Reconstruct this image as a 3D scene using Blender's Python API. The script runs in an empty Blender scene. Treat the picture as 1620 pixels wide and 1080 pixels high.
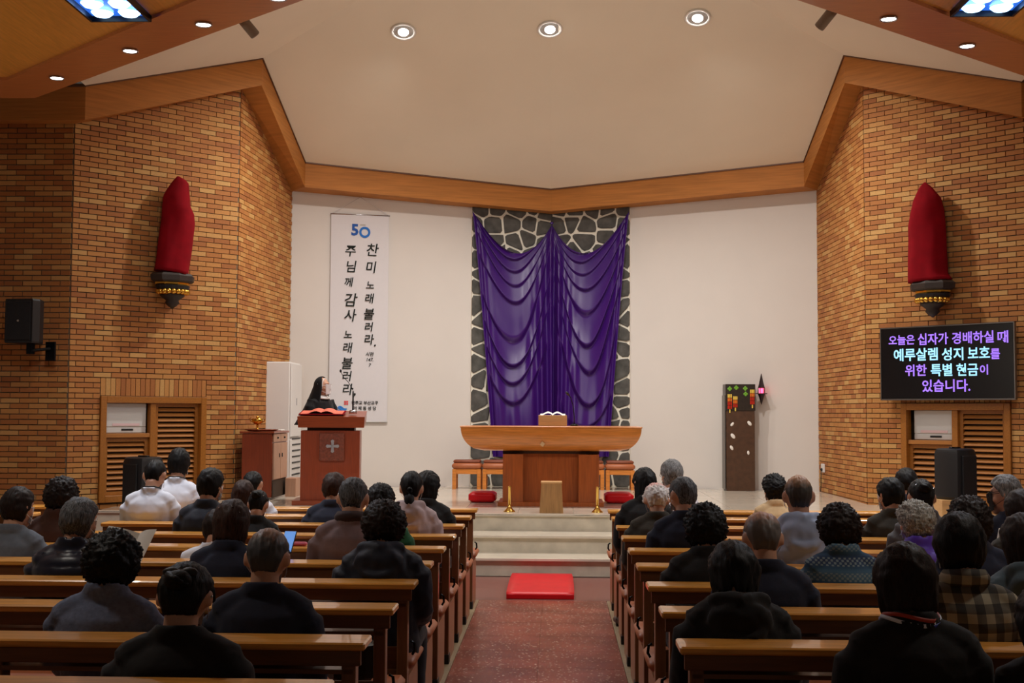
import bpy, bmesh, math, random
from mathutils import Vector, Matrix, noise
random.seed(7)
C = bpy.context.scene.collection
sc = bpy.context.scene
PI = math.pi
# ------------------------------------------------------------------ camera
F_PX, PITCH, YAW, ROLL = 2000.0, .057, -.0358, .0051
CAM = Vector((.121, 0, 1.65))
_cp, _sp, _cy, _sy = math.cos(PITCH), math.sin(PITCH), math.cos(YAW), math.sin(YAW)
FW = Vector((_sy*_cp, _cy*_cp, _sp)); _rt = Vector((_cy, -_sy, 0)); _up = _rt.cross(FW)
RT = _rt*math.cos(ROLL) + _up*math.sin(ROLL); UP = _up*math.cos(ROLL) - _rt*math.sin(ROLL)
cd = bpy.data.cameras.new('camera'); cam = bpy.data.objects.new('camera', cd); C.objects.link(cam)
cam.matrix_world = Matrix(((RT.x, UP.x, -FW.x, CAM.x), (RT.y, UP.y, -FW.y, CAM.y), (RT.z, UP.z, -FW.z, CAM.z), (0, 0, 0, 1)))
cd.sensor_width = 36; cd.lens = F_PX*36/1620; cd.clip_end = 100; cd.clip_start = .05
sc.camera = cam
# ------------------------------------------------------------------ world, exposure, lights
w = bpy.data.worlds.new('world'); sc.world = w; w.use_nodes = True
w.node_tree.nodes['Background'].inputs[0].default_value = (1, .86, .72, 1)
w.node_tree.nodes['Background'].inputs[1].default_value = .055
sc.view_settings.view_transform = 'Standard'; sc.view_settings.look = 'None'
sc.view_settings.gamma = 1; sc.view_settings.use_curve_mapping = False
sc.view_settings.exposure = 0.0
sc.cycles.use_denoising = True
sc.cycles.max_bounces = 6; sc.cycles.diffuse_bounces = 4
sc.cycles.sample_clamp_indirect = 3
def light(name, kind, loc, target, energy, color, size=.1, spot=None, blend=.6):
    l = bpy.data.lights.new(name, kind); l.energy = energy; l.color = color
    if kind == 'AREA': l.shape = 'DISK'; l.size = size
    else: l.shadow_soft_size = size
    if spot: l.spot_size = math.radians(spot); l.spot_blend = blend
    o = bpy.data.objects.new(name, l); C.objects.link(o); o.location = loc
    o.rotation_euler = (Vector(target)-Vector(loc)).to_track_quat('-Z', 'Y').to_euler()
    return o
WARM = (1, .84, .66); WHITE = (.93, .95, 1)
DL = [(-1.82, 15.56, 6.42), (0.02, 15.65, 6.44), (1.83, 15.33, 6.46)]
for p in DL:
    light('recessed_lamp_light', 'SPOT', (p[0], p[1], p[2]-.12), (p[0]*1.5, 15.9, 0), 460, (1, .97, .93), .07, 150, 1)
SPOTS = [(-2.5, 10.32, 5.25), (2.36, 10.2, 5.25)]
light('spotlight_light', 'SPOT', (-2.6, 10.5, 5.0), (-3.4, 18, 2.2), 110, (1, .97, .93), .08, 70, .9)
light('spotlight_light', 'SPOT', (2.5, 10.4, 5.0), (3.2, 18, 2.2), 110, (1, .97, .93), .08, 70, .9)
light('spotlight_light', 'SPOT', (-1.2, 9.6, 5.0), (.3, 19, 2.4), 130, (1, .97, .93), .08, 60, .9)
light('spotlight_light', 'SPOT', (1.2, 9.6, 5.0), (-.2, 17, 2.0), 130, (1, .97, .93), .08, 60, .9)
for sx in (-1, 1): light('added_ceiling_fill', 'SPOT', (sx*2.2, 10.75, 5.5), (sx*.6, 15.2, 6.6), 90, (1, .93, .82), .25, 130, 1)  # unseen fill spots, added above the beams to brighten the white ceiling
BEAM_L = [(-4.684, 11.80), (-3.669, 10.91), (-2.803, 10.166), (-2.042, 9.52)]
BEAM_R = [(3.653, 10.893), (2.783, 10.125), (2.05, 9.5), (4.55, 11.65)]
for x, y in BEAM_L + BEAM_R:
    light('beam_lamp_light', 'SPOT', (x, y, 4.82), (x, y+.3, 0), 120, (1, .94, .86), .05, 115, .6)
for x, y in [(-3.44, 9.5), (3.49, 9.5)]:
    light('square_lamp_light', 'AREA', (x, y, 4.8), (x, y, 0), 60, (.80, .88, 1), .5)
for x in (-8.1, 8.1): light('added_panel_fill', 'SPOT', (x, 8.2, 3.0), (x*.42, 9.2, 4.85), 130, (1, .9, .74), .15, 110, 1)  # added fill out of view, lifts the wooden side ceilings
for x in (-3.4, 3.4):
    light('square_lamp_light', 'SPOT', (x, 5.6, 4.82), (x*.8, 5.4, 0), 190, (1, .92, .82), .2, 95, .8)  # next square lamps assumed out of view, added to brighten the pew rails
# ------------------------------------------------------------------ pixel rays -> points on real planes
def ray(x, y): return FW + RT*((x-810)/F_PX) + UP*((540-y)/F_PX)
def atY(x, y, Y): d = ray(x, y); return CAM + d*(Y/d.y)
def atZ(x, y, Z): d = ray(x, y); return CAM + d*((Z-CAM.z)/d.z)
# ------------------------------------------------------------------ materials
MATS = {}
def nmat(name):
    m = bpy.data.materials.new(name); m.use_nodes = True; nt = m.node_tree
    return m, nt, nt.nodes['Principled BSDF']
def srgb(r, g, b):
    f = lambda c: ((c/255+.055)/1.055)**2.4 if c/255 > .04045 else c/255/12.92
    return (f(r), f(g), f(b), 1)
def mat(name, col, rough=.6, metal=0, var=.0, scale=20, bump=0, emit=None, spec=.5, coat=0, stretch=None, sheen=0, bscale=None):
    if name in MATS: return MATS[name]
    m, nt, b = nmat(name); N, L = nt.nodes, nt.links
    b.inputs['Base Color'].default_value = col; b.inputs['Roughness'].default_value = rough
    b.inputs['Metallic'].default_value = metal; b.inputs['Specular IOR Level'].default_value = spec
    b.inputs['Coat Weight'].default_value = coat; b.inputs['Sheen Weight'].default_value = sheen
    if emit: b.inputs['Emission Color'].default_value = emit[0]; b.inputs['Emission Strength'].default_value = emit[1]
    if var or bump:
        tc = N.new('ShaderNodeTexCoord'); mp = N.new('ShaderNodeMapping'); L.new(tc.outputs['Object'], mp.inputs[0])
        if stretch: mp.inputs['Scale'].default_value = stretch
        nz = N.new('ShaderNodeTexNoise'); nz.inputs['Scale'].default_value = scale; nz.inputs['Detail'].default_value = 6
        L.new(mp.outputs[0], nz.inputs['Vector'])
        if var:
            cr = N.new('ShaderNodeValToRGB'); L.new(nz.outputs['Fac'], cr.inputs[0])
            cr.color_ramp.elements[0].position = .3; cr.color_ramp.elements[1].position = .7
            cr.color_ramp.elements[0].color = tuple(c*(1-var) for c in col[:3])+(1,)
            cr.color_ramp.elements[1].color = tuple(min(1, c*(1+var)) for c in col[:3])+(1,)
            L.new(cr.outputs[0], b.inputs['Base Color'])
        if bump:
            bp = N.new('ShaderNodeBump'); bp.inputs['Strength'].default_value = bump; bp.inputs['Distance'].default_value = .01
            src = nz
            if bscale:
                src = N.new('ShaderNodeTexNoise'); src.inputs['Scale'].default_value = bscale; L.new(mp.outputs[0], src.inputs['Vector'])
            L.new(src.outputs['Fac'], bp.inputs['Height']); L.new(bp.outputs[0], b.inputs['Normal'])
    MATS[name] = m; return m
def wood(name, col, axis=0, rough=.35, var=.22, coat=.15, scale=6):
    st = [9, 9, 9]; st[axis] = .7
    return mat(name, col, rough, 0, var, scale, .04, coat=coat, stretch=tuple(st))
def brick_mat(name, island):
    m, nt, b = nmat(name); N, L = nt.nodes, nt.links
    if island: g = N.new('ShaderNodeNewGeometry'); src = g.outputs['Random Per Island']
    else: g = N.new('ShaderNodeObjectInfo'); src = g.outputs['Random']
    cr = N.new('ShaderNodeValToRGB'); L.new(src, cr.inputs[0]); cr.color_ramp.interpolation = 'LINEAR'
    e = cr.color_ramp.elements; e[0].position = 0; e[0].color = srgb(172, 104, 50); e[1].position = 1; e[1].color = srgb(214, 164, 96)
    for p, c in ((.3, (188, 120, 58)), (.55, (196, 130, 64)), (.8, (204, 142, 74))): q = e.new(p); q.color = srgb(*c)
    tc = N.new('ShaderNodeTexCoord'); nz = N.new('ShaderNodeTexNoise'); nz.inputs['Scale'].default_value = 60; L.new(tc.outputs['Object'], nz.inputs['Vector'])
    mx = N.new('ShaderNodeMixRGB'); mx.blend_type = 'MULTIPLY'; mx.inputs[0].default_value = .35
    L.new(cr.outputs[0], mx.inputs[1]); L.new(nz.outputs['Fac'], mx.inputs[2]); L.new(mx.outputs[0], b.inputs['Base Color'])
    bp = N.new('ShaderNodeBump'); bp.inputs['Strength'].default_value = .15; L.new(nz.outputs['Fac'], bp.inputs['Height']); L.new(bp.outputs[0], b.inputs['Normal'])
    b.inputs['Roughness'].default_value = .75
    return m
M_BRICK = brick_mat('brick_glaze', False); M_BRICKS = brick_mat('brick_glaze_field', True)
M_MORTAR = mat('mortar', srgb(100, 92, 76), .95, var=.15, scale=40)
M_PLASTER = mat('white_plaster', srgb(214, 207, 200), .9, var=.02, scale=1.5)
M_CEIL = mat('ceiling_plaster', srgb(236, 226, 208), .93, var=.02, scale=1.2)
M_OAK = mat('oak_band', srgb(176, 114, 54), .6, 0, .16, 3, .03, spec=.25, stretch=(.7, .7, 14))
M_OAKD = wood('oak_rim', srgb(96, 58, 30), 0, .5)
M_PANEL = wood('oak_ceiling_panel', srgb(222, 160, 72), 1, .35, .12)
M_BEAM = wood('oak_beam', srgb(186, 116, 64), 0, .4, .12)
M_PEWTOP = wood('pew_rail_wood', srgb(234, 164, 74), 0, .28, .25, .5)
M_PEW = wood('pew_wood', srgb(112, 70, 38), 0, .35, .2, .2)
M_PEWV = wood('pew_post_wood', srgb(122, 78, 46), 2, .35, .2, .2)
M_SEATP = wood('pew_end_wood', srgb(150, 98, 62), 2, .4, .15, .1)
M_LEATHER = mat('tan_leather', srgb(170, 98, 60), .45, var=.08, scale=12, bump=.1)
M_ALTAR = wood('altar_wood', srgb(204, 126, 54), 0, .3, .2, .3)
M_ALTARV = wood('altar_base_wood', srgb(160, 80, 30), 2, .35, .18, .2)
M_RED_WOOD = wood('lectern_wood', srgb(142, 62, 30), 0, .35, .15, .25)
M_RED_WOODV = wood('lectern_wood_upright', srgb(138, 58, 28), 2, .4, .15, .15)
M_LIGHTWOOD = wood('light_oak', srgb(206, 160, 104), 0, .5, .12, 0)
M_LIGHTWOODV = wood('light_oak_upright', srgb(170, 128, 78), 2, .5, .15, 0)
M_LOUV = wood('louver_wood', srgb(170, 110, 52), 0, .4, .12, .1)
M_FRAME = wood('window_frame_wood', srgb(158, 98, 34), 2, .4, .15, .1)
M_BLACK = mat('black_plastic', srgb(16, 16, 18), .5, bump=.05, scale=200)
M_BLACKM = mat('black_metal', srgb(18, 18, 20), .35, .7)
M_STEEL = mat('steel', srgb(190, 190, 195), .25, 1)
M_GOLD = mat('gold', srgb(220, 170, 70), .22, 1, var=.1)
M_BRASS = mat('brass', srgb(214, 176, 92), .2, 1)
M_WHITE = mat('white_lacquer', srgb(226, 222, 218), .4)
M_MARBLE = mat('marble', srgb(216, 206, 188), .16, var=.08, scale=3, coat=.2)
M_MARBLER = mat('marble_riser', srgb(206, 196, 176), .4, var=.14, scale=6)
M_TERRD = mat('dark_terrazzo', srgb(120, 74, 66), .3, var=.05, scale=30)
M_PEWFLOOR = mat('pale_terrazzo', srgb(150, 130, 98), .4, var=.12, scale=40)
M_PAPER = mat('paper', srgb(232, 228, 220), .8)
M_CLOTH_RED = mat('red_velvet', srgb(128, 4, 18), .9, var=.12, scale=8, spec=.15)
M_RED_SATIN = mat('red_satin', srgb(206, 6, 22), .42, var=.06, scale=6, spec=.35)
M_PURPLE = mat('purple_satin', srgb(56, 14, 102), .36, spec=.45)
M_CORBEL = mat('corbel_dark', srgb(44, 32, 24), .55, var=.2, scale=30, bump=.2)
M_SKIN = mat('skin', srgb(196, 146, 118), .55, var=.05, scale=30)
M_MASK = mat('white_mask', srgb(236, 238, 240), .8)
M_MASKB = mat('black_mask', srgb(26, 26, 28), .8)
M_EYE = mat('eye_dark', srgb(20, 14, 10), .2)
def glow(name, col, s): return mat(name, col, .5, emit=(col, s))
G_LAMP = glow('lamp_glow', (1, .97, .92, 1), 14); G_BLUE = glow('blue_lamp_glow', (.45, .72, 1, 1), 5)
G_PUR = glow('screen_violet', srgb(150, 110, 240), 1.0); G_CYA = glow('screen_cyan', srgb(150, 215, 250), 1.0)
G_RED = glow('red_lamp_glow', (1, .05, .12, 1), 6)
def terrazzo():
    m, nt, b = nmat('red_terrazzo'); N, L = nt.nodes, nt.links
    g = N.new('ShaderNodeNewGeometry'); v = N.new('ShaderNodeTexVoronoi'); v.inputs['Scale'].default_value = 34; L.new(g.outputs['Position'], v.inputs['Vector'])
    v2 = N.new('ShaderNodeTexNoise'); v2.inputs['Scale'].default_value = 26; L.new(g.outputs['Position'], v2.inputs['Vector'])
    lt = N.new('ShaderNodeMath'); lt.operation = 'LESS_THAN'; lt.inputs[1].default_value = .26; L.new(v.outputs['Distance'], lt.inputs[0])
    gt = N.new('ShaderNodeMath'); gt.operation = 'GREATER_THAN'; gt.inputs[1].default_value = .5; L.new(v2.outputs['Fac'], gt.inputs[0])
    mu = N.new('ShaderNodeMath'); mu.operation = 'MULTIPLY'; L.new(lt.outputs[0], mu.inputs[0]); L.new(gt.outputs[0], mu.inputs[1])
    n3 = N.new('ShaderNodeTexNoise'); n3.inputs['Scale'].default_value = 2.2; n3.inputs['Detail'].default_value = 5; L.new(g.outputs['Position'], n3.inputs['Vector'])
    cr = N.new('ShaderNodeValToRGB'); cr.color_ramp.elements[0].position = .35; cr.color_ramp.elements[1].position = .65
    cr.color_ramp.elements[0].color = srgb(116, 56, 42); cr.color_ramp.elements[1].color = srgb(150, 78, 60); L.new(n3.outputs['Fac'], cr.inputs[0])
    mx = N.new('ShaderNodeMixRGB'); L.new(mu.outputs[0], mx.inputs[0]); L.new(cr.outputs[0], mx.inputs[1]); mx.inputs[2].default_value = srgb(206, 180, 160)
    L.new(mx.outputs[0], b.inputs['Base Color']); b.inputs['Roughness'].default_value = .28
    return m
M_TERR = terrazzo()
# ------------------------------------------------------------------ mesh building helpers
class MB:
    def __init__(s): s.bm = bmesh.new()
    def box(s, c, d, rz=0, bev=0, M=None, rx=0, ry=0):
        t = Matrix.Translation(c) @ Matrix.Rotation(rz, 4, 'Z') @ Matrix.Rotation(ry, 4, 'Y') @ Matrix.Rotation(rx, 4, 'X') @ Matrix.Diagonal((d[0], d[1], d[2], 1))
        if M: t = M @ t
        r = bmesh.ops.create_cube(s.bm, size=1, matrix=t)
        if bev:
            es = list({e for v in r['verts'] for e in v.link_edges})
            bmesh.ops.bevel(s.bm, geom=es, offset=bev, segments=1, affect='EDGES', clamp_overlap=True)
        return s
    def rings(s, rs, cap=True, closed=False):
        vs = [[s.bm.verts.new(p) for p in r] for r in rs]
        n = len(vs[0])
        for a, b in zip(vs, vs[1:]):
            for i in range(n): s.bm.faces.new((a[i], a[(i+1) % n], b[(i+1) % n], b[i]))
        if closed:
            a, b = vs[-1], vs[0]
            for i in range(n): s.bm.faces.new((a[i], a[(i+1) % n], b[(i+1) % n], b[i]))
        elif cap:
            s.bm.faces.new(list(reversed(vs[0]))); s.bm.faces.new(vs[-1])
        return s
    def lathe(s, prof, c=(0, 0, 0), n=24, sx=1, sy=1, M=None):
        rs = []
        for r, z in prof:
            ring = [Vector((c[0]+sx*r*math.cos(2*PI*i/n), c[1]+sy*r*math.sin(2*PI*i/n), c[2]+z)) for i in range(n)]
            if M: ring = [M @ p for p in ring]
            rs.append(ring)
        return s.rings(rs)
    def tube(s, pts, rad, n=8, flat=1.0):
        pts = [Vector(p) for p in pts]; rs = []
        if not isinstance(rad, (list, tuple)): rad = [rad]*len(pts)
        up = Vector((0, 0, 1))
        for i, p in enumerate(pts):
            t = (pts[min(i+1, len(pts)-1)]-pts[max(i-1, 0)]).normalized()
            ref = up if abs(t.dot(up)) < .9 else Vector((0, 1, 0))
            a = t.cross(ref).normalized(); b = a.cross(t).normalized()
            rs.append([p + (a*math.cos(2*PI*k/n) + b*math.sin(2*PI*k/n)*flat)*rad[i] for k in range(n)])
        return s.rings(rs)
    def ell(s, c, r, seg=16, rg=10, M=None):
        t = Matrix.Translation(c) @ (M or Matrix()) @ Matrix.Diagonal((r[0], r[1], r[2], 1))
        bmesh.ops.create_uvsphere(s.bm, u_segments=seg, v_segments=rg, radius=1, matrix=t); return s
    def prism(s, poly, h, M):
        # polygon in local xy extruded along local z by h
        a = [s.bm.verts.new(M @ Vector((x, y, 0))) for x, y in poly]; b = [s.bm.verts.new(M @ Vector((x, y, h))) for x, y in poly]
        n = len(poly); s.bm.faces.new(a[::-1]); s.bm.faces.new(b)
        for i in range(n): s.bm.faces.new((a[i], a[(i+1) % n], b[(i+1) % n], b[i]))
        return s
    def grid(s, fn, nu, nv):
        vs = [[s.bm.verts.new(fn(i/nu, j/nv)) for i in range(nu+1)] for j in range(nv+1)]
        for j in range(nv):
            for i in range(nu): s.bm.faces.new((vs[j][i], vs[j][i+1], vs[j+1][i+1], vs[j+1][i]))
        return s
    def quad(s, *p): s.bm.faces.new([s.bm.verts.new(q) for q in p]); return s
    def mesh(s, name, m, smooth=False, normals=True):
        if normals: bmesh.ops.recalc_face_normals(s.bm, faces=s.bm.faces)
        me = bpy.data.meshes.new(name); s.bm.to_mesh(me); s.bm.free()
        if m: me.materials.append(m)
        if smooth:
            for p in me.polygons: p.use_smooth = True
        return me
    def build(s, name, m, parent=None, smooth=False, normals=True):
        return link(name, s.mesh(name, m, smooth, normals), parent)
def link(name, me, parent=None):
    o = bpy.data.objects.new(name, me); C.objects.link(o); o.parent = parent; return o
def sharp(o, ang=35):
    me = o.data
    if hasattr(me, 'set_sharp_from_angle'):
        for p in me.polygons: p.use_smooth = True
        me.set_sharp_from_angle(angle=math.radians(ang))
    return o
def tag(o, label=None, cat=None, group=None, kind=None):
    for k, v in (('label', label), ('category', cat), ('group', group), ('kind', kind)):
        if v: o[k] = v
    return o
def thing(name, label, cat, loc=(0, 0, 0), rz=0, group=None):
    o = bpy.data.objects.new(name, None); C.objects.link(o); o.location = loc; o.rotation_euler = (0, 0, rz); o.empty_display_size = .1
    return tag(o, label, cat, group)
def struct(o, label=None): o['kind'] = 'structure'; return tag(o, label) if label else o
def kids(o): return KID.get(o.name) or [c for c in bpy.data.objects if c.parent == o]
KID = {}
def dup(o, parent=None):
    c = o.copy(); C.objects.link(c); c.parent = parent
    for ch in kids(o): dup(ch, c)
    return c
def frame(P, u, z=Vector((0, 0, 1))):
    """local x = u, local y = z, local z = outward normal (u x z)"""
    u = Vector(u).normalized(); n = u.cross(z)
    return Matrix(((u.x, z.x, n.x, P[0]), (u.y, z.y, n.y, P[1]), (u.z, z.z, n.z, P[2]), (0, 0, 0, 1)))
def remesh(bm_builder, voxel, smooth_it=2):
    me = bm_builder.mesh('tmp', None); o = bpy.data.objects.new('tmp', me); C.objects.link(o)
    r = o.modifiers.new('r', 'REMESH'); r.mode = 'VOXEL'; r.voxel_size = voxel
    if smooth_it: s = o.modifiers.new('s', 'SMOOTH'); s.iterations = smooth_it; s.factor = .5
    bpy.context.view_layer.update()
    out = bpy.data.meshes.new_from_object(o.evaluated_get(bpy.context.evaluated_depsgraph_get()))
    bpy.data.objects.remove(o); bpy.data.meshes.remove(me)
    for p in out.polygons: p.use_smooth = True
    return out
def text_mesh(s, size, ext=.002, bold=0, shear=0, align='CENTER', res=2):
    cu = bpy.data.curves.new('t', 'FONT'); cu.body = s; cu.size = size; cu.extrude = ext; cu.offset = bold; cu.shear = shear
    cu.align_x = align; cu.align_y = 'CENTER'; cu.resolution_u = res
    o = bpy.data.objects.new('t', cu); C.objects.link(o); bpy.context.view_layer.update()
    me = bpy.data.meshes.new_from_object(o.evaluated_get(bpy.context.evaluated_depsgraph_get()))
    bpy.data.objects.remove(o); bpy.data.curves.remove(cu); return me
def add_text(name, s, M, size, m, parent, **k):
    me = text_mesh(s, size, **k); me.materials.clear(); me.materials.append(m); me.transform(M)
    return link(name, me, parent)
# ------------------------------------------------------------------ room geometry
ST = .552                                   # stage height
CL, CR = Vector((-4.0, 16.07, 0)), Vector((4.02, 16.07, 0))     # corner of slanted and inner brick walls
WL, WR = Vector((-3.83, 18.5, 0)), Vector((3.92, 18.5, 0))      # ends of the white wall
WC = Vector((.03, 19.5, 0))
AL, AR = Vector((-5.56, 14.51, 0)), Vector((5.58, 14.51, 0))    # slanted wall meets outer wall
PITCH_B, LEN_B = .0622, .2225
def brick_wall(name, P, Q, top, u_holes, field_only=False, nmax=300, zbase=0.0):
    """wall seen from the room; P->Q runs left to right as seen from the nave. top(u) gives wall height."""
    u = (Q-P); Lw = u.length; u.normalize(); M = frame(P, u)
    k = 16; poly = [(0, zbase), (Lw, zbase)] + [(Lw*(1-i/k), top(Lw*(1-i/k))) for i in range(k+1)]
    backing = MB()
    # backing as strips that leave the window openings free
    cuts = sorted({0, Lw} | {h[0] for h in u_holes} | {h[1] for h in u_holes} | {Lw*i/10 for i in range(11)})
    for a, b in zip(cuts, cuts[1:]):
        mid = (a+b)/2; segs = [(zbase, min(top(a), top(b)), top(a), top(b))]
        hs = [h for h in u_holes if h[0] <= mid <= h[1]]
        if hs:
            h = hs[0]; backing.prism([(a, zbase), (b, zbase), (b, h[2]), (a, h[2])], -.2, M)
            backing.prism([(a, h[3]), (b, h[3]), (b, top(b)), (a, top(a))], -.2, M)
        else: backing.prism([(a, zbase), (b, zbase), (b, top(b)), (a, top(a))], -.2, M)
    wall = struct(backing.build(name, M_MORTAR))
    br = []
    g = .009; row = 0; z = zbase+.004
    rnd = random.Random(name)
    while z < 6.4:
        z1 = z+PITCH_B-g; off = -(LEN_B/2)*(row % 2) - .03
        x = off
        while x < Lw:
            a, b = max(x, .004), min(x+LEN_B-g, Lw-.004); x += LEN_B
            if b-a < .02: continue
            zt = min(top(a), top(b))
            if z1 > zt+.0: continue
            segs = [(a, b)]
            for h in u_holes:
                ho = zbase+.004+PITCH_B*math.ceil((h[3]+h[4]-zbase-.004)/PITCH_B-1e-6)-.001
                if z1 > h[2]-.003 and z < ho:
                    ns = []
                    for s0, s1 in segs:
                        if s1 <= h[0] or s0 >= h[1]: ns.append((s0, s1)); continue
                        if s0 < h[0]-.02: ns.append((s0, h[0]-.006))
                        if s1 > h[1]+.02: ns.append((h[1]+.006, s1))
                    segs = ns
            for s0, s1 in segs:
                if s1-s0 > .015: br.append((s0, s1, z, z1))
        z += PITCH_B; row += 1
    # soldier course above openings
    for h in u_holes:
        if len(h) > 4 and h[4]:
            n = int((h[1]-h[0])/.062); wd = (h[1]-h[0])/n
            for i in range(n): br.append((h[0]+i*wd+.004, h[0]+(i+1)*wd-.004, h[3]+.006, zbase+.004+PITCH_B*math.ceil((h[3]+h[4]-zbase-.004)/PITCH_B-1e-6)-g))
    vis = []
    for i, (s0, s1, z0, z1) in enumerate(br):
        p = M @ Vector(((s0+s1)/2, (z0+z1)/2, 0)); d = p-CAM; zz = d.dot(FW); px = 810+F_PX*d.dot(RT)/zz; py = 540-F_PX*d.dot(UP)/zz
        ok = 0 < px < 1620 and 0 < py < 830 and not field_only
        vis.append((0 if ok and s1-s0 > .15 else 1, zz, i))
    pick = set() if field_only else {i for a, b, i in sorted(vis)[:nmax] if a == 0}
    field = MB()
    me = MB().box((0, 0, 0), (1, 1, 1)).mesh('brick', M_BRICK)
    # bevelled front unit brick
    bmx = bmesh.new(); bmx.from_mesh(me)
    for v in bmx.verts:
        if v.co.z > 0: v.co.x *= .985; v.co.y *= .94
    bmx.to_mesh(me); bmx.free()
    for i, (s0, s1, z0, z1) in enumerate(br):
        t = .012 + rnd.uniform(0, .004)
        if i in pick:
            o = link('brick', me, wall)
            o.matrix_local = M @ Matrix.Translation(((s0+s1)/2, (z0+z1)/2, t/2)) @ Matrix.Diagonal((s1-s0, z1-z0, t, 1))
        else: field.box(((s0+s1)/2, (z0+z1)/2, t/2), (s1-s0, z1-z0, t), M=M)
    f = field.build('brick_field', M_BRICKS, wall); f['kind'] = 'stuff'
    return wall, M
s45 = 2**-.5
LBw = (CL-AL).length
Z_AB, Z_BC, Z_CW = 5.02, 5.84, 4.93
lerp = lambda a, b, t: a+(b-a)*t
WIN_L = (LBw-1.816, LBw-.423, .575, 1.835, .165); WIN_R = (.484, 1.87, .575, 1.80, .165)
wall_bl, ML = brick_wall('wall_left_slanted', AL, CL, lambda u: lerp(Z_AB, Z_BC, u/LBw)+.12, [WIN_L])
LBr = (AR-CR).length
wall_br, MR = brick_wall('wall_right_slanted', CR, AR, lambda u: lerp(Z_BC, Z_AB, u/LBr)+.12, [WIN_R])
LC = (WL-CL).length
brick_wall('wall_left_inner', CL, WL, lambda u: lerp(Z_BC, Z_CW, u/LC)+.1, [], True)
brick_wall('wall_right_inner', WR, CR, lambda u: lerp(Z_CW, Z_BC, u/LC)+.1, [], True)
wall_al, MAL = brick_wall('wall_left_outer', AL-Vector((3.2, 0, 0)), AL, lambda u: 5.15, [])
brick_wall('wall_right_outer', AR, AR+Vector((3.2, 0, 0)), lambda u: 5.15, [], True)
struct(MB().box((-8.85, 7, 2.6), (.2, 15.2, 5.2)).build('wall_left_side', M_PLASTER))
struct(MB().box((8.85, 7, 2.6), (.2, 15.2, 5.2)).build('wall_right_side', M_PLASTER))
# white back wall, folded outward at its middle
def white(name, P, Q):
    u = Q-P; return struct(MB().prism([(0, 0), (u.length, 0), (u.length, 5.3), (0, 5.3)], -.15, frame(P, u)).build(name, M_PLASTER))
white('wall_back_left', WL, WC); white('wall_back_right', WC, WR)
def wy(x): # depth of white wall at x
    return lerp(WC.y, WL.y, (x-WC.x)/(WL.x-WC.x)) if x < WC.x else lerp(WC.y, WR.y, (x-WC.x)/(WR.x-WC.x))
# floors
aisle = struct(MB().box((0, 5.4, -.11), (1.13, 11.84, .2)).build('floor_aisle', M_MORTAR))
tm = MB().box((0, 0, 0), (.5615, .5965, .012)).mesh('tile', M_TERR)
for j in range(20):
    for i in range(2):
        o = link('tile', tm, aisle); o.location = (-.2815+.563*i, -.351+.598*j, -.006)
struct(MB().box((0, 12.12, -.11), (17.5, 1.62, .22)).build('floor_front', M_TERRD))
for sx in (-1, 1): struct(MB().box((sx*4.66, 5.4, -.11), (8.19, 11.84, .22)).build('floor_left' if sx < 0 else 'floor_right', M_PEWFLOOR))
struct(MB().box((0, 13.7, -.12), (17.5, 1.55, .22)).build('floor_side_rear', M_TERRD))
# stage
stage = struct(MB().prism([(-5.0, 13.97), (5.0, 13.97), (5.0, 15.15), (4.1, 16.05), (4.0, 18.4), (.03, 19.5), (-3.9, 18.4), (-4.05, 16.05), (-5.0, 15.1)], ST-.016, Matrix()).build('floor_stage', M_MARBLER))
def inside(x, y): # stage outline
    if abs(x) > 5.0: return False
    if y > 16.05: return abs(x) < 3.97 and y < wy(x)
    return y < 16.07-(abs(x)-4.0) if abs(x) > 4.0 else True
TS = .62
for i in range(17):
    for j in range(9):
        x0, x1 = -5.27+i*TS, -5.27+(i+1)*TS; y0, y1 = 13.94+j*TS, 13.94+(j+1)*TS
        x0, x1 = max(x0, -5.0), min(x1, 5.0)
        def lim(y): return 5.0 if y < 15.05 else (4.0+16.05-y if y < 16.05 else 3.96)
        m_ = min(lim(y0), lim(y1)) if y1 > 15.05 else 5.0
        x0, x1 = max(x0, -m_), min(x1, m_); y1 = min(y1, wy((x0+x1)/2)-.01)
        if x1-x0 < .05 or y1-y0 < .05: continue
        MB().box(((x0+x1)/2, (y0+y1)/2, ST-.008), (x1-x0-.004, y1-y0-.004, .016)).build('marble_tile', M_MARBLE, stage)
RS = .184
for k, (y0, z1) in enumerate(((12.96, RS), (13.46, 2*RS))):
    st = struct(MB().box((0, (y0+13.97)/2+.01, z1/2-.015), (5.4, 13.97-y0-.02, z1-.03)).build('trim_%d' % (k+1), M_MARBLER))
    for i in range(3): MB().box((-1.8+1.8*i, (y0+13.97)/2-.01, z1-.015), (1.796, 13.97-y0+.02, .03), bev=.004).build('step_tread', M_MARBLE, st)
nose = struct(MB().box((0, 13.962, ST-.012), (10, .04, .028), bev=.004).build('trim_3', M_MARBLE))
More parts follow.
